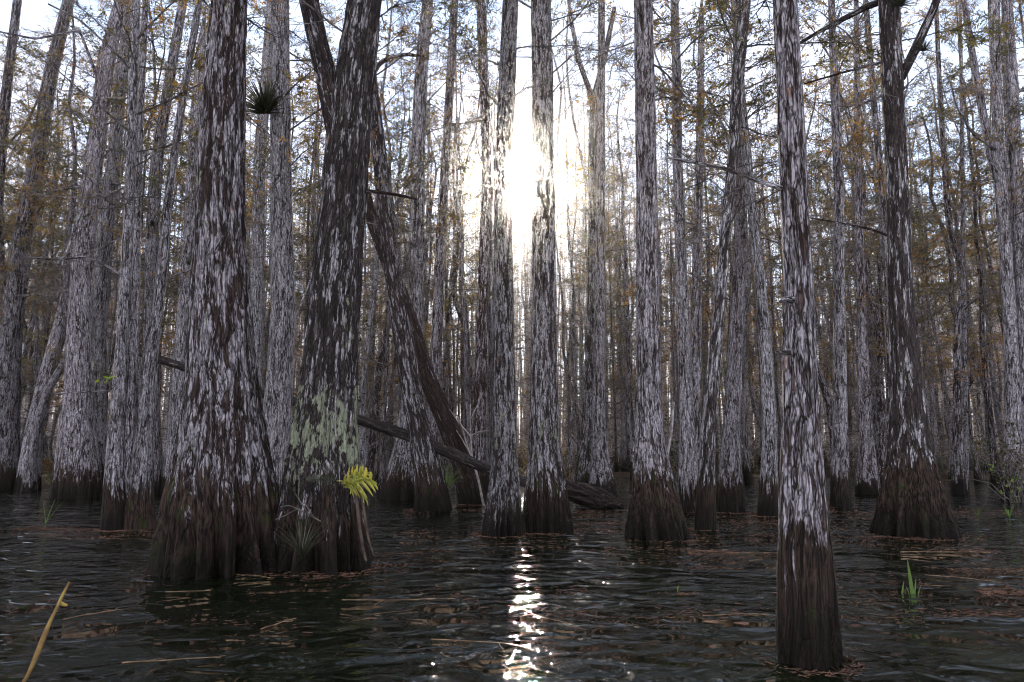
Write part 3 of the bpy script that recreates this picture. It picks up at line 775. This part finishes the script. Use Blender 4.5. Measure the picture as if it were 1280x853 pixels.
link('far_forest', far_wood(), kind='stuff', label='thin trunks and twigs of the far swamp forest', category='forest')

def brush():
    r = np.random.default_rng(43)
    P0, P1, R0, R1 = [], [], [], []
    LP, LD, LT, LS = [], [], [], []
    def clump(x, Y, h, w, n, tone, leaf=1.0):
        z0 = max(float(land_z(x, Y)), -.05)
        for _ in range(n):
            o = np.array([x + r.normal(0, w * .4), Y + r.normal(0, w * .4), z0])
            d = np.array([r.normal(0, .45), r.normal(0, .45), 1.]); l = h * r.uniform(.4, 1.1)
            p = o
            for k in range(4):
                d = d + r.normal(0, .22, 3); q = p + d / np.linalg.norm(d) * l / 4
                P0.append(p); P1.append(q); R0.append(.010 - .002 * k); R1.append(.008 - .002 * k)
                if k > 0:
                    for _t in range(2):
                        e = q + r.normal(0, .22, 3) * h * .6
                        P0.append(q); P1.append(e); R0.append(.005); R1.append(.003)
                        for _l in range(int(r.integers(0, 6) * leaf)):
                            LP.append(q + (e - q) * r.uniform(.2, 1.1)); LD.append(r.normal(0, 1, 3) + np.array([0, 0, .2])); LT.append(np.clip(tone + r.normal(0, .15), 0, 1)); LS.append(r.uniform(.06, .16))
                p = q
    for _ in range(1100):
        Y = 23 + 40 * r.uniform() ** 1.2
        x = r.uniform(-.82, .82) * Y
        if land_z(x, Y) < -.02: continue
        t = r.uniform()
        clump(x, Y, r.uniform(.4, 1.3) if t < .75 else r.uniform(1.3, 3.0), r.uniform(.3, .9), r.integers(4, 10), r.choice([.1, .3, .55, .8, .95], p=[.25, .25, .2, .2, .1]))
    V, F4 = seg_prisms(*[np.array(x) for x in (P0, P1, R0, R1)])
    k = len(LP); LS = np.array(LS)
    V2, F3 = leaf_kites(np.array(LP), np.array(LD), LS, LS * .45, r.normal(0, 1, (k, 3)))
    tint = np.concatenate([np.zeros(len(V)), np.repeat(np.array(LT), 4)])
    mi = np.concatenate([np.zeros(len(F4)), np.ones(len(F3))])
    return raw_mesh('undergrowth', np.concatenate([V, V2]), [F4, F3 + len(V)], [TWIG, BRUSH], smooth=False, mat_idx=mi, attrs={'tint': tint})
link('undergrowth', brush(), kind='stuff', label='brown and olive brush along the far bank', category='undergrowth')

# ------------------------------------------------------------------ fallen log, root mound, sapling, leaning stick
def log_thing(name, label, cat, pixY, segs, rows, rough=.006, lump=.1, paleness=.2, lichen=.05, mat=None, part=None, grain=1.0):
    pts, rad = [], []
    for (px, py, wd, Y) in pixY:
        p, t = at(px, py, Y); pts.append(p); rad.append(wd * .5 * t / F)
    pts = np.array(pts); base = pts[-1].copy()
    me = tube(name, pts - base, rad, segs, rows, mat or BARK, 0, rough, lump, seed=len(label), soff=3)
    o = thing(name, label, cat, base, data=me)
    for k_, v in dict(paleness=paleness, tide=-9., lichen=lichen, grain=grain).items(): o[k_] = v
    return o
fl = log_thing('fallen_log', 'long brown fallen log sloping behind the trunks, propped off the water', 'log',
          [(164,438,7,15.4),(180,443,10,15.3),(230,459,11,15),(315,488,11,14.5),(390,508,12,14.2),(450,525,13,14),(510,545,14,13.8),(560,565,14,13.6),(612,588,14,13.4),(660,604,14,13.2),(705,622,13,13.0)], 32, 200, paleness=.12)
mound = log_thing('root_mound', 'mossy mound of roots and rotten wood beside the stout sunlit trunk', 'mound',
          [(690,612,16,14.0),(708,612,24,14.0),(730,619,28,14.1),(752,626,24,14.2),(768,630,16,14.2),(784,634,6,14.2)], 40, 90, rough=.03, lump=.3, paleness=.05, lichen=.02)
st = log_thing('leaning_stick', 'thin pale stick leaning against the flared cypress foot', 'stick', [(842,503,3.2,dist(800,668)+.25),(839,540,3.8,dist(800,668)+.15),(832,580,4.2,dist(800,668)-.05),(817,622,4.6,dist(800,668)-.25),(806,650,5,dist(800,668)-.35),(799,670,5.2,dist(800,668)-.4)], 12, 60, .001, .06, mat=DEADTWIG)

def twig_plant(name, label, cat, origin, stems, mat, leaves=None, leafmat=None, part='stem'):
    """stems: list of (list of (px,py,w), Y0, Y1)"""
    root = thing(name, label, cat, origin)
    for j, (pix, y0, y1) in enumerate(stems):
        pts, rad = [], []
        for q_, (px, py, wd) in enumerate(pix):
            p, t = at(px, py, y0 + (y1 - y0) * q_ / (len(pix) - 1)); pts.append(p - origin); rad.append(wd * .5 * t / F)
        link(part if j == 0 else 'branch', tube(part, pts, rad, 8, 40, mat, 0, 0, .08, seed=j), root)
    return root
ys = dist(604, 632)
o0 = np.array([at(604, 632, ys)[0][0], ys, 0])
twig_plant('bare_sapling', 'bare pale sapling with forking twigs in front of the fallen log', 'sapling', o0,
    [([(605,634,3),(598,600,2.8),(590,572,2.4),(588,540,2),(588,505,1.4)], ys, ys), ([(591,575,2),(583,555,1.6),(578,535,1.2),(572,520,1)], ys, ys - .1), ([(588,545,1.8),(575,530,1.4),(562,512,1)], ys, ys + .2),
     ([(588,545,1.6),(598,540,1.2),(612,538,1)], ys, ys - .2), ([(588,525,1.4),(596,508,1),(604,490,.8)], ys, ys + .2), ([(590,572,1.6),(577,548,1.2),(565,530,.9)], ys, ys + .3)], DEADTWIG)

# ------------------------------------------------------------------ air plants
def blades_mesh(name, n, length, width, mat, seed, spread=1.0, up=.35, curve=.5, back=None, steps=6):
    r = np.random.default_rng(seed)
    Vs, Fs, T = [], [], []
    off = 0
    for i in range(n):
        az = r.uniform(0, 6.28); el = r.uniform(-.35, 1.3) * spread + up
        d = np.array([math.cos(az) * math.cos(el), math.sin(az) * math.cos(el), math.sin(el)])
        if back is not None and d @ back > .3: d = d - 2 * (d @ back) * back
        L = length * r.uniform(.55, 1.1); w_ = width * r.uniform(.7, 1.2)
        p = np.zeros(3); side = np.cross(d, [0, 0, 1.]); side /= np.linalg.norm(side) + 1e-6
        tn = r.uniform()
        for k in range(steps + 1):
            f = k / steps
            ww = w_ * (1 - f ** 1.5) + .0008
            nrm = np.cross(side, d)
            Vs += [p - side * ww, p + nrm * ww * .5, p + side * ww]
            T += [np.clip(tn * .6 + f * .4, 0, 1)] * 3
            if k < steps:
                a = off + k * 3
                Fs += [[a, a + 1, a + 4, a + 3], [a + 1, a + 2, a + 5, a + 4]]
            d = d + np.array([0, 0, -curve / steps]) * r.uniform(.6, 1.4); d /= np.linalg.norm(d)
            p = p + d * L / steps
        off += (steps + 1) * 3
    return raw_mesh(name, np.array(Vs), np.array(Fs), [mat], attrs={'tint': np.array(T)})
def airplant(label, px, py, Y, rad_px, n, seed, back=(0, 1, 0)):
    p, t = at(px, py, Y)
    R_ = rad_px * t / F
    return thing('air_plant', label, 'air plant', p, data=blades_mesh('air_plant', n, R_, R_ * .03, BROM, seed, back=np.array(back, float)), group='spiky air plants on the trunks')
airplant('large spiky air plant wedged between two pale trunks beside the big flaking trunk', 332, 142, C_['Y'] - .12, 50, 150, 1, (0, 1, 0))
airplant('small dark air plant perched high on the skirted dark trunk', 1124, 8, AA['Y'] - .2, 26, 70, 2)
airplant('small brown air plant clinging to a side limb of the skirted dark trunk', 1155, 64, AA['Y'] - .3, 18, 60, 3)
airplant('round dark air plant low on the half-hidden slim trunk', 236, 331, K['Y'] - .3, 11, 60, 4)
airplant('ragged green air plant on the sweeping thin trunk', 191, 283, J['Y'] - .3, 14, 60, 5)
airplant('little air plant near the high corner by the slim dark trunk', 18, 76, H_['Y'] - .3, 9, 40, 6)
airplant('dusty air plant on the elbowed thin trunk', 1196, 330, EE['Y'] - .25, 9, 40, 7)
airplant('dark air plant on the forked trunk above the root mound', 741, 392, R1['Y'] - .25, 12, 50, 8)
airplant('small air plant beside the pale slender trunk at stain height', 852, 462, T['Y'] - .3, 9, 40, 9)

# ------------------------------------------------------------------ the fern and the small greens
def frond(L, W, lobes, seed, curve):
    """one pinnately lobed frond along +X, arching down"""
    r = np.random.default_rng(seed)
    Vs, Fs, T = [], [], []
    def spine(f): return np.array([L * f, .04 * L * math.sin(f * 5 + seed), curve * L * (f * .5 - f * f)])
    n = 14
    for k in range(n):          # midrib blade
        f0, f1 = k / n, (k + 1) / n
        a, b = spine(f0), spine(f1); w_ = W * .12 * (1 - .6 * f0)
        i = len(Vs)
        Vs += [a + [0, -w_, 0], a + [0, w_, 0], b + [0, w_ * .9, 0], b + [0, -w_ * .9, 0]]; T += [.3] * 4
        Fs.append([i, i + 1, i + 2, i + 3])
    for k in range(lobes):
        f = .12 + .83 * k / lobes
        for sgn in (-1, 1):
            a = spine(f); l = W * (math.sin(math.pi * (.2 + .75 * f)) * .9 + .15) * r.uniform(.85, 1.1); w_ = L / lobes * .22
            d = np.array([.45, sgn * .9, 0]); d /= np.linalg.norm(d); s_ = np.array([-d[1], d[0], 0]) * sgn
            prev = None; tn = r.uniform(.1, 1)
            for q in range(6):
                g_ = q / 5; ww = w_ * (math.sin(math.pi * (.28 + .70 * g_)) ** .7)
                c = a + d * l * g_ + np.array([0, 0, -.35 * l * g_ * g_ + .03 * l * math.sin(6 * g_ + k)])
                i = len(Vs); Vs += [c - s_ * ww, c + s_ * ww + [0, 0, .15 * ww]]; T += [np.clip(tn * .7 + .3 * g_, 0, 1)] * 2
                if prev is not None: Fs.append([prev, prev + 1, i + 1, i])
                prev = i
    return np.array(Vs), np.array(Fs), np.array(T)
Yf = B['Y'] - .62
fp, ft = at(428, 606, Yf)
fern = thing('fern', 'bright yellow-green fern growing from the side of the mossy trunk', 'fern', fp)
for j, (az, el, L_, W_) in enumerate([(-6, 14, .38, .18), (16, 40, .27, .15), (-24, -6, .34, .16), (-44, 2, .22, .13)]):
    V, Fq, T = frond(L_, W_, 5, j + 1, .9)
    me = raw_mesh('frond', V, Fq, [FERN], attrs={'tint': T})
    o = link('frond', me, fern)
    o.rotation_euler = (R(-62 + j * 9), R(-el), R(az))
    md = o.modifiers.new('thickness', 'SOLIDIFY'); md.thickness = .0015
fp2, _ = at(398, 600, B['Y'] - .60)
fern2 = thing('fern', 'small dull green fern low on the mossy trunk face', 'fern', fp2)
for j, (az, el, L_, W_) in enumerate([(170, 10, .16, .045), (150, 25, .13, .04), (20, 12, .17, .05), (40, 30, .11, .04)]):
    V, Fq, T = frond(L_, W_, 7, j + 11, .8)
    o = link('frond', raw_mesh('frond', V, Fq, [BROM], attrs={'tint': T}), fern2)
    o.rotation_euler = (R(-70), R(-el), R(az))
    md = o.modifiers.new('thickness', 'SOLIDIFY'); md.thickness = .001

def tuft(name, label, cat, px, py, h_px, n, mat, seed, wd=.006, spread=.35, Y=None, z=0, steps=6, curve=.35, group=None):
    Yt = Y or dist(px, py)
    p, t = at(px, py, Yt); p[2] = max(p[2], 0) if Y else 0
    h = h_px * t / F
    r = np.random.default_rng(seed)
    me_ = blades_mesh(name, n, h, wd, mat, seed, spread=.28, up=1.05, curve=curve, steps=steps)
    return thing(name, label, cat, p, data=me_, group=group)
# the two upright blades in open water
Yg = dist(1141, 742)
pg, tg = at(1141, 742, Yg); pg[2] = 0
gs = thing('grass_shoot', 'bright green broad blades poking up from open water', 'grass', pg)
for (x0, x1, h, wpx) in ((1141, 1138, 46, 5), (1127, 1131, 19, 2.6), (1143, 1147, 24, 2.0), (1138, 1133, 14, 1.5), (1146, 1153, 16, 1.4)):
    hh_, wm = h * tg / F, wpx * .5 * tg / F
    Vs, Fs = [], []
    for k in range(9):
        f = k / 8; ww = wm * (1 - f ** 2.5) + .0004
        cx = (x0 - 1141) * tg / F + (x1 - x0) * tg / F * f
        Vs += [[cx - ww, .002, hh_ * f - .03], [cx, -ww * .4, hh_ * f - .03], [cx + ww, .002, hh_ * f - .03]]
        if k: a = (k - 1) * 3; Fs += [[a, a + 1, a + 4, a + 3], [a + 1, a + 2, a + 5, a + 4]]
    link('blade', raw_mesh('blade', np.array(Vs), np.array(Fs), [GRASS], attrs={'tint': np.full(len(Vs), .5)}), gs)
tuft('grass_tuft', 'thin green sedge spray standing in water by the needle mat', 'grass', 57, 655, 36, 3, GRASS, 21, .006)
tuft('grass_tuft', 'dark hanging grass between the two great buttressed bases', 'grass', 377, 700, 62, 60, BROM, 22, .004, Y=A['Y'] - .75, curve=.9)
tuft('grass_tuft', 'green sedge at the foot of the big flaking trunk, on the bank behind', 'grass', 206, 612, 40, 40, GRASS, 23, .012, curve=.9)
tuft('grass_tuft', 'low green sedge between the tilted and broad-footed trunks', 'grass', 66, 612, 26, 40, GRASS, 24, .012, curve=.6)
tuft('grass_tuft', 'slanting green blades at the shrubby bank edge', 'grass', 1262, 648, 20, 9, GRASS, 25, .012, curve=.2)
tuft('grass_tuft', 'single slanting green blades on the water near the skirted base', 'grass', 1222, 645, 16, 4, GRASS, 26, .009, curve=.2)
tuft('grass_tuft', 'tiny green sprout in water by the lone stringy trunk', 'grass', 847, 740, 12, 3, GRASS, 27, .004, curve=.1)
tuft('grass_tuft', 'fine green fern-like sedge at the root mound under the fallen log', 'grass', 556, 615, 40, 50, GRASS, 28, .007, Y=14.2, curve=.9)

def leafy(name, label, px, py, Y, spread_px, n, mat, seed, cat, size=.07, stems=None):
    p, t = at(px, py, Y); r = np.random.default_rng(seed)
    s = spread_px * t / F
    root = thing(name, label, cat, p)
    pos = r.normal(0, .42, (n, 3)) * s
    V, F3 = leaf_kites(pos, r.normal(0, 1, (n, 3)), r.uniform(.6, 1.2, n) * size, r.uniform(.4, .6, n) * size, r.normal(0, 1, (n, 3)))
    link('foliage', raw_mesh('foliage', V, F3, [mat], smooth=False, attrs={'tint': np.repeat(r.uniform(0, 1, n), 4)}), root)
    base = np.array([0, .1, -p[2] * .0 - s])
    P0, P1, R0, R1 = [], [], [], []
    for q in pos[:: 2]:
        m_ = base * .4 + q * .5 + r.normal(0, .05, 3) * s
        P0 += [base, m_]; P1 += [m_, q]; R0 += [.006, .004]; R1 += [.004, .002]
    V, F4 = seg_prisms(*[np.array(x) for x in (P0, P1, R0, R1)])
    link('stem', raw_mesh('stem', V, F4, [TWIG], smooth=False), root)
    return root
leafy('leafy_twig', 'small bright green leaves on a dead twig of the triple-stemmed tree', 136, 474, I_['Y'] - .45, 8, 9, BRIGHT, 1, 'twig', .11)
def shrub(label, px, py, Y, h_px, w_px, n, mat, tone, seed, lsize):
    """multi-stemmed bush with thin twigs"""
    r = np.random.default_rng(seed)
    p, t = at(px, py, Y); p[2] = max(0., float(land_z(p[0], Y)))
    h, wd = h_px * t / F, w_px * t / F
    root = thing('shrub', label, 'shrub', p)
    P0, P1, R0, R1, LP, LD = [], [], [], [], [], []
    for _ in range(n):
        q = np.array([r.normal(0, wd * .12), r.normal(0, wd * .12), -.1]); tgt = np.array([r.normal(0, wd * .4), r.normal(0, wd * .4), h * r.uniform(.45, 1.05)])
        for k in range(5):
            e = q + (tgt - q) / (5 - k) + r.normal(0, .05, 3) * h
            P0.append(q); P1.append(e); R0.append(.012 - .002 * k); R1.append(.010 - .002 * k)
            if k > 1:
                for _t in range(4):
                    b = e + r.normal(0, .13, 3) * h
                    P0.append(e); P1.append(b); R0.append(.004); R1.append(.002)
                    for _l in range(r.integers(0, 4)):
                        LP.append(e + (b - e) * r.uniform(.3, 1)); LD.append(r.normal(0, 1, 3) + [0, 0, -.2])
            q = e
    V, F4 = seg_prisms(*[np.array(x) for x in (P0, P1, R0, R1)])
    link('stem', raw_mesh('stem', V, F4, [TWIG], smooth=False), root)
    LP, LD = np.array(LP), np.array(LD); k = len(LP)
    V, F3 = leaf_kites(LP, LD, r.uniform(.6, 1.2, k) * lsize, r.uniform(.35, .6, k) * lsize, r.normal(0, 1, (k, 3)))
    link('foliage', raw_mesh('foliage', V, F3, [mat], smooth=False, attrs={'tint': np.repeat(np.clip(tone + r.normal(0, .2, k), 0, 1), 4)}), root)
shrub('dark twiggy shrub with lit yellow leaves at the bank by the pale twin trunks', 1272, 640, 15.5, 95, 70, 26, BRUSH, .35, 3, .10)
leafy('leafy_twig', 'bright yellow leaves catching sun on the shrubby bank', 1268, 606, 15.2, 22, 26, BRIGHT, 5, 'twig', .10)
leafy('leafy_twig', 'small lit yellow-green leaf spray above the water beside the pole-thin pale trunk', 1243, 586, 15.2, 8, 8, BRIGHT, 6, 'twig', .10)
shrub('yellow-green leafy bush beyond the stick-propped trunk', 846, 605, 19.5, 90, 34, 16, BRUSH, .15, 4, .13)
shrub('golden-leaved thin bush near the forked trunk', 712, 606, 20.5, 220, 60, 12, BRUSH, .85, 6, .12)
shrub('brown twiggy bush beside the bent trunk and sapling', 565, 606, 20.5, 170, 70, 16, BRUSH, .8, 7, .10)
shrub('green leafy bush glimpsed behind the fern trunk', 462, 606, 19.5, 240, 40, 10, BRUSH, .2, 8, .14)

# dead twigs snagged between the two great bases
yt = A['Y'] - .7
twig_plant('dead_branch', 'pale dead forked branch snagged between the two great bases', 'branch', np.array([at(400, 650, yt)[0][0], yt, 0.3]),
    [([(401,652,1.6),(380,640,2.0),(362,632,1.8),(350,634,1.2)], yt, yt), ([(385,642,1.8),(372,622,1.6),(366,612,1.2)], yt, yt - .1), ([(392,646,1.6),(380,628,1.4),(386,618,1)], yt, yt - .1), ([(372,636,1.6),(356,645,1.3),(344,650,1)], yt, yt + .05)], twig_material('grey_dead_wood', (.045, .038, .034), (.14, .12, .11)), part='stem')
yb = B['Y'] - .45
twig_plant('dead_root', 'pair of thin dark roots slanting into water from the fern trunk', 'root', np.array([at(458, 680, yb)[0][0], yb, 0]),
    [([(450,600,4),(455,640,3.6),(460,672,3),(467,696,2.2)], yb, yb - .15), ([(444,610,5),(449,655,4.6),(454,688,4),(458,702,3)], yb, yb - .25)], DEADTWIG if False else twig_material('root_bark', (.03, .02, .015), (.085, .06, .045)), part='root')

# yellow-brown stem rising from the water close by
ys_ = 3.35
twig_plant('broken_reed', 'yellow-brown broken reed stem slanting up out of dark water', 'stem', np.array([at(30, 850, ys_)[0][0], ys_, 0]),
    [([(20,868,4.5),(36,842,4.6),(46,818,6.5),(54,798,7),(62,778,4.2),(70,762,3.4),(77,746,3.6),(87,728,3.4)], ys_ - .05, ys_ + .25), ([(74,752,4),(79,756,5),(84,757,3)], ys_ + .2, ys_ + .2)],
    twig_material('reed_stem', (.13, .075, .03), (.29, .20, .055)), part='stem')

# ------------------------------------------------------------------ what floats on the water
def floats(name, label, px, py, L, n, seed, mat, forks=2, rad=.004):
    Y = dist(px, py); x = (px - 640) / F * Y * 1.01
    r = np.random.default_rng(seed)
    a = r.normal(0, .35)
    p = np.array([-L / 2 * math.cos(a), -L / 2 * math.sin(a), .003]); d = np.array([math.cos(a), math.sin(a), 0])
    pts = [p]
    for k in range(n):
        d = d + np.array([r.normal(0, .16), r.normal(0, .16), 0]); d /= np.linalg.norm(d)
        p = p + d * L / n; p[2] = .003 + r.uniform(-.002, .003); pts.append(p)
    rr = np.linspace(rad, rad * .5, n + 1)
    root = thing(name, label, 'twig', (x, Y, 0), 'twigs floating on the water')
    link('stem', tube('stem', pts, rr, 8, 30, mat, 0, 0, .08, seed=seed), root)
    for _ in range(forks):
        j = r.integers(2, n); d2 = d + np.array([r.normal(0, .8), r.normal(0, .8), 0]); d2 /= np.linalg.norm(d2)
        q = pts[j]; e = q + d2 * L * .22 + [0, 0, .004]
        link('fork', tube('fork', [q, (q + e) / 2 + r.normal(0, .006, 3), e], [rad * .7, rad * .5, rad * .3], 6, 12, mat, 0, 0, .05), root)
FLT = twig_material('floating_wood', (.11, .07, .045), (.28, .19, .11))
for a in [('bent brown twig with a hooked end floating under the big flaking trunk', 245, 827, .55, 1),
          ('thin twig floating straight below the flaking trunk base', 255, 740, .35, 2),
          ('pale floating twig catching glints below the fern trunk', 372, 782, .32, 3),
          ('short floating twig midway between the reed stem and the flaking trunk', 315, 802, .12, 4),
          ('dark thin twig floating at the water edge of the fern trunk base', 335, 720, .45, 5),
          ('long sunlit twig floating toward the sun-edge trunk', 505, 745, .9, 6),
          ('long thin twig drifting below the sun-edge trunk reflection', 610, 800, .7, 7),
          ('glinting curved twig below the stout sunlit trunk', 690, 768, .6, 8),
          ('floating brown twig in front of the stick-propped trunk', 905, 690, .9, 9),
          ('floating twig trailing from the green blades', 1175, 722, .6, 10),
          ('thin twig drifting past the lone stringy trunk foot', 905, 770, .5, 11),
          ('brown stick floating along the base of the skirted dark trunk', 1150, 690, .9, 12),
          ('forked dark twig floating below the triple-stemmed trunk', 150, 770, .4, 13)]:
    floats('floating_twig', a[0], a[1], a[2], a[3], 8, a[4], FLT)
# a few floating leaves
for j, (lb, px, py) in enumerate([('round pale leaf floating on the water between the stick-propped and lone trunks', 876, 778), ('pale leaf afloat close to the lone stringy foot', 912, 780), ('brown leaf floating below the fern trunk', 400, 715)]):
    Y = dist(px, py); x = (px - 640) / F * Y
    n = 16; an = np.linspace(0, 2 * np.pi, n, endpoint=False)
    V = np.concatenate([[[0, 0, .006]], np.stack([.055 * np.cos(an) * (1 + .1 * np.cos(3 * an)), .035 * np.sin(an), .005 + .003 * np.sin(2 * an)], 1)])
    Fc = np.array([[0, 1 + k, 1 + (k + 1) % n] for k in range(n)])
    o = thing('floating_leaf', lb, 'leaf', (x, Y, 0), data=raw_mesh('floating_leaf', V, Fc, [LITTER], attrs={'tint': np.full(n + 1, .4)}))
    md = o.modifiers.new('thickness', 'SOLIDIFY'); md.thickness = .002

def litter():
    """shed cypress needles drifting in reddish rafts"""
    r = np.random.default_rng(9)
    rafts = [(40, 663, 3.2, .35, 1500), (170, 660, 1.0, .15, 250), (90, 607, 3.0, .5, 900), (1185, 742, .55, .22, 900), (1140, 735, .9, .2, 500), (1215, 715, 1.2, .3, 600), (1235, 690, 1.6, .4, 700), (880, 690, 1.4, .4, 900), (950, 655, 1.6, .5, 600),
             (870, 745, .5, .2, 450), (700, 640, 1.2, .4, 500), (480, 690, .9, .4, 420), (560, 665, 1.5, .6, 600), (1050, 670, 1.6, .35, 700), (300, 780, .8, .3, 160), (820, 770, 1.0, .4, 350), (1180, 770, .7, .3, 450), (420, 718, .5, .12, 140), (1090, 640, 2.5, .7, 800),
             (640, 740, 1.2, .5, 260), (745, 655, 1.4, .4, 500), (660, 770, .7, .2, 260), (1000, 750, .8, .4, 220), (120, 750, 1.2, .6, 160), (600, 820, .9, .3, 120), (1240, 640, 2.2, .5, 600)]
    P0, P1, RA = [], [], []
    for (px, py, sx, sy, n) in rafts:
        n = int(n * .8)
        Y = dist(px, py); x = (px - 640) / F * Y
        cx = x + r.normal(0, sx * .5, n) ; cy = Y + r.normal(0, sy * .45, n)
        cy += .25 * sy * np.sin(cx * 3 / sx + px)
        keep = vnoise(np.stack([cx * 2.2, cy * 4, cx * 0], -1), 3) > -.12
        cx, cy = cx[keep], cy[keep]; m_ = len(cx)
        a = r.normal(0, .6, m_) + np.where(r.uniform(size=m_) < .3, 1.2, 0); L = .012 + .07 * r.uniform(0, 1, m_) ** 2
        z = .003 + r.uniform(0, .006, m_)
        p = np.stack([cx, cy, z], 1); d = np.stack([np.cos(a) * L, np.sin(a) * L, r.normal(0, .002, m_)], 1)
        P0.append(p); P1.append(p + d); RA.append(r.uniform(.0009, .0022, m_) * (1 + Y / 12))
    for k in KEY:                       # collars of caught needles round the feet
        if k['Y'] > 16: continue
        wd = k['pix'][-1][2] * .5 * k['Y'] / F
        n = int(60 + 260 * wd)
        a0 = r.uniform(0, 6.28); an = a0 + r.normal(0, 1.1, n); rr_ = wd * (1.0 + np.abs(r.normal(0, .22, n))) + .01
        p = np.stack([k['base'][0] + np.cos(an) * rr_, k['Y'] + np.sin(an) * rr_, .003 + r.uniform(0, .008, n)], 1)
        a = an + 1.57 + r.normal(0, .6, n); L = r.uniform(.015, .07, n)
        P0.append(p); P1.append(p + np.stack([np.cos(a) * L, np.sin(a) * L, r.normal(0, .003, n)], 1)); RA.append(r.uniform(.001, .0025, n) * (1 + k['Y'] / 12))
    P0, P1, RA = np.concatenate(P0), np.concatenate(P1), np.concatenate(RA)
    V, F4 = seg_prisms(P0, P1, RA, RA * .6)
    return raw_mesh('needle_litter', V, F4, [LITTER], smooth=False)
link('needle_litter', litter(), kind='stuff', label='reddish rafts of shed cypress needles on the water', category='litter')

# ------------------------------------------------------------------ thin scattering volume, added to spread a glare-like glow around the sun
hb = bmesh.new(); bmesh.ops.create_cube(hb, size=1)
for v in hb.verts: v.co = (v.co.x * 260, 45 + v.co.y * 130, 10.5 + v.co.z * 25)
hm = bpy.data.meshes.new('glow_haze'); hb.to_mesh(hm); hb.free()
m, nt, out = new_mat('glow_volume')
pv = nt.nodes.new('ShaderNodeVolumePrincipled')
pv.inputs['Color'].default_value = (.97, .96, .95, 1); pv.inputs['Density'].default_value = .0008; pv.inputs['Anisotropy'].default_value = .97
nt.links.new(pv.outputs[0], out.inputs['Volume'])
hm.materials.append(m)
link('glow_haze', hm, kind='stuff', label='added thin volume scattering a glow around the sun', category='glow_haze')

# ------------------------------------------------------------------ render settings
vs = scene.view_settings
vs.view_transform, vs.look, vs.exposure, vs.gamma = 'Standard', 'None', 1.55, 1.0
vs.use_curve_mapping = False
scene.render.engine = 'CYCLES'
cy = scene.cycles
cy.use_denoising = True
try:
    cy.denoiser = 'OPENIMAGEDENOISE'; cy.denoising_input_passes = 'RGB_ALBEDO_NORMAL'; cy.denoising_prefilter = 'ACCURATE'
except Exception: pass
cy.max_bounces, cy.diffuse_bounces, cy.glossy_bounces, cy.transmission_bounces, cy.volume_bounces = 5, 2, 2, 2, 0
cy.sample_clamp_indirect = 6
cy.use_adaptive_sampling = True
cy.adaptive_threshold = .03; cy.adaptive_min_samples = 24; cy.light_sampling_threshold = .03
cy.filter_width = 1.1
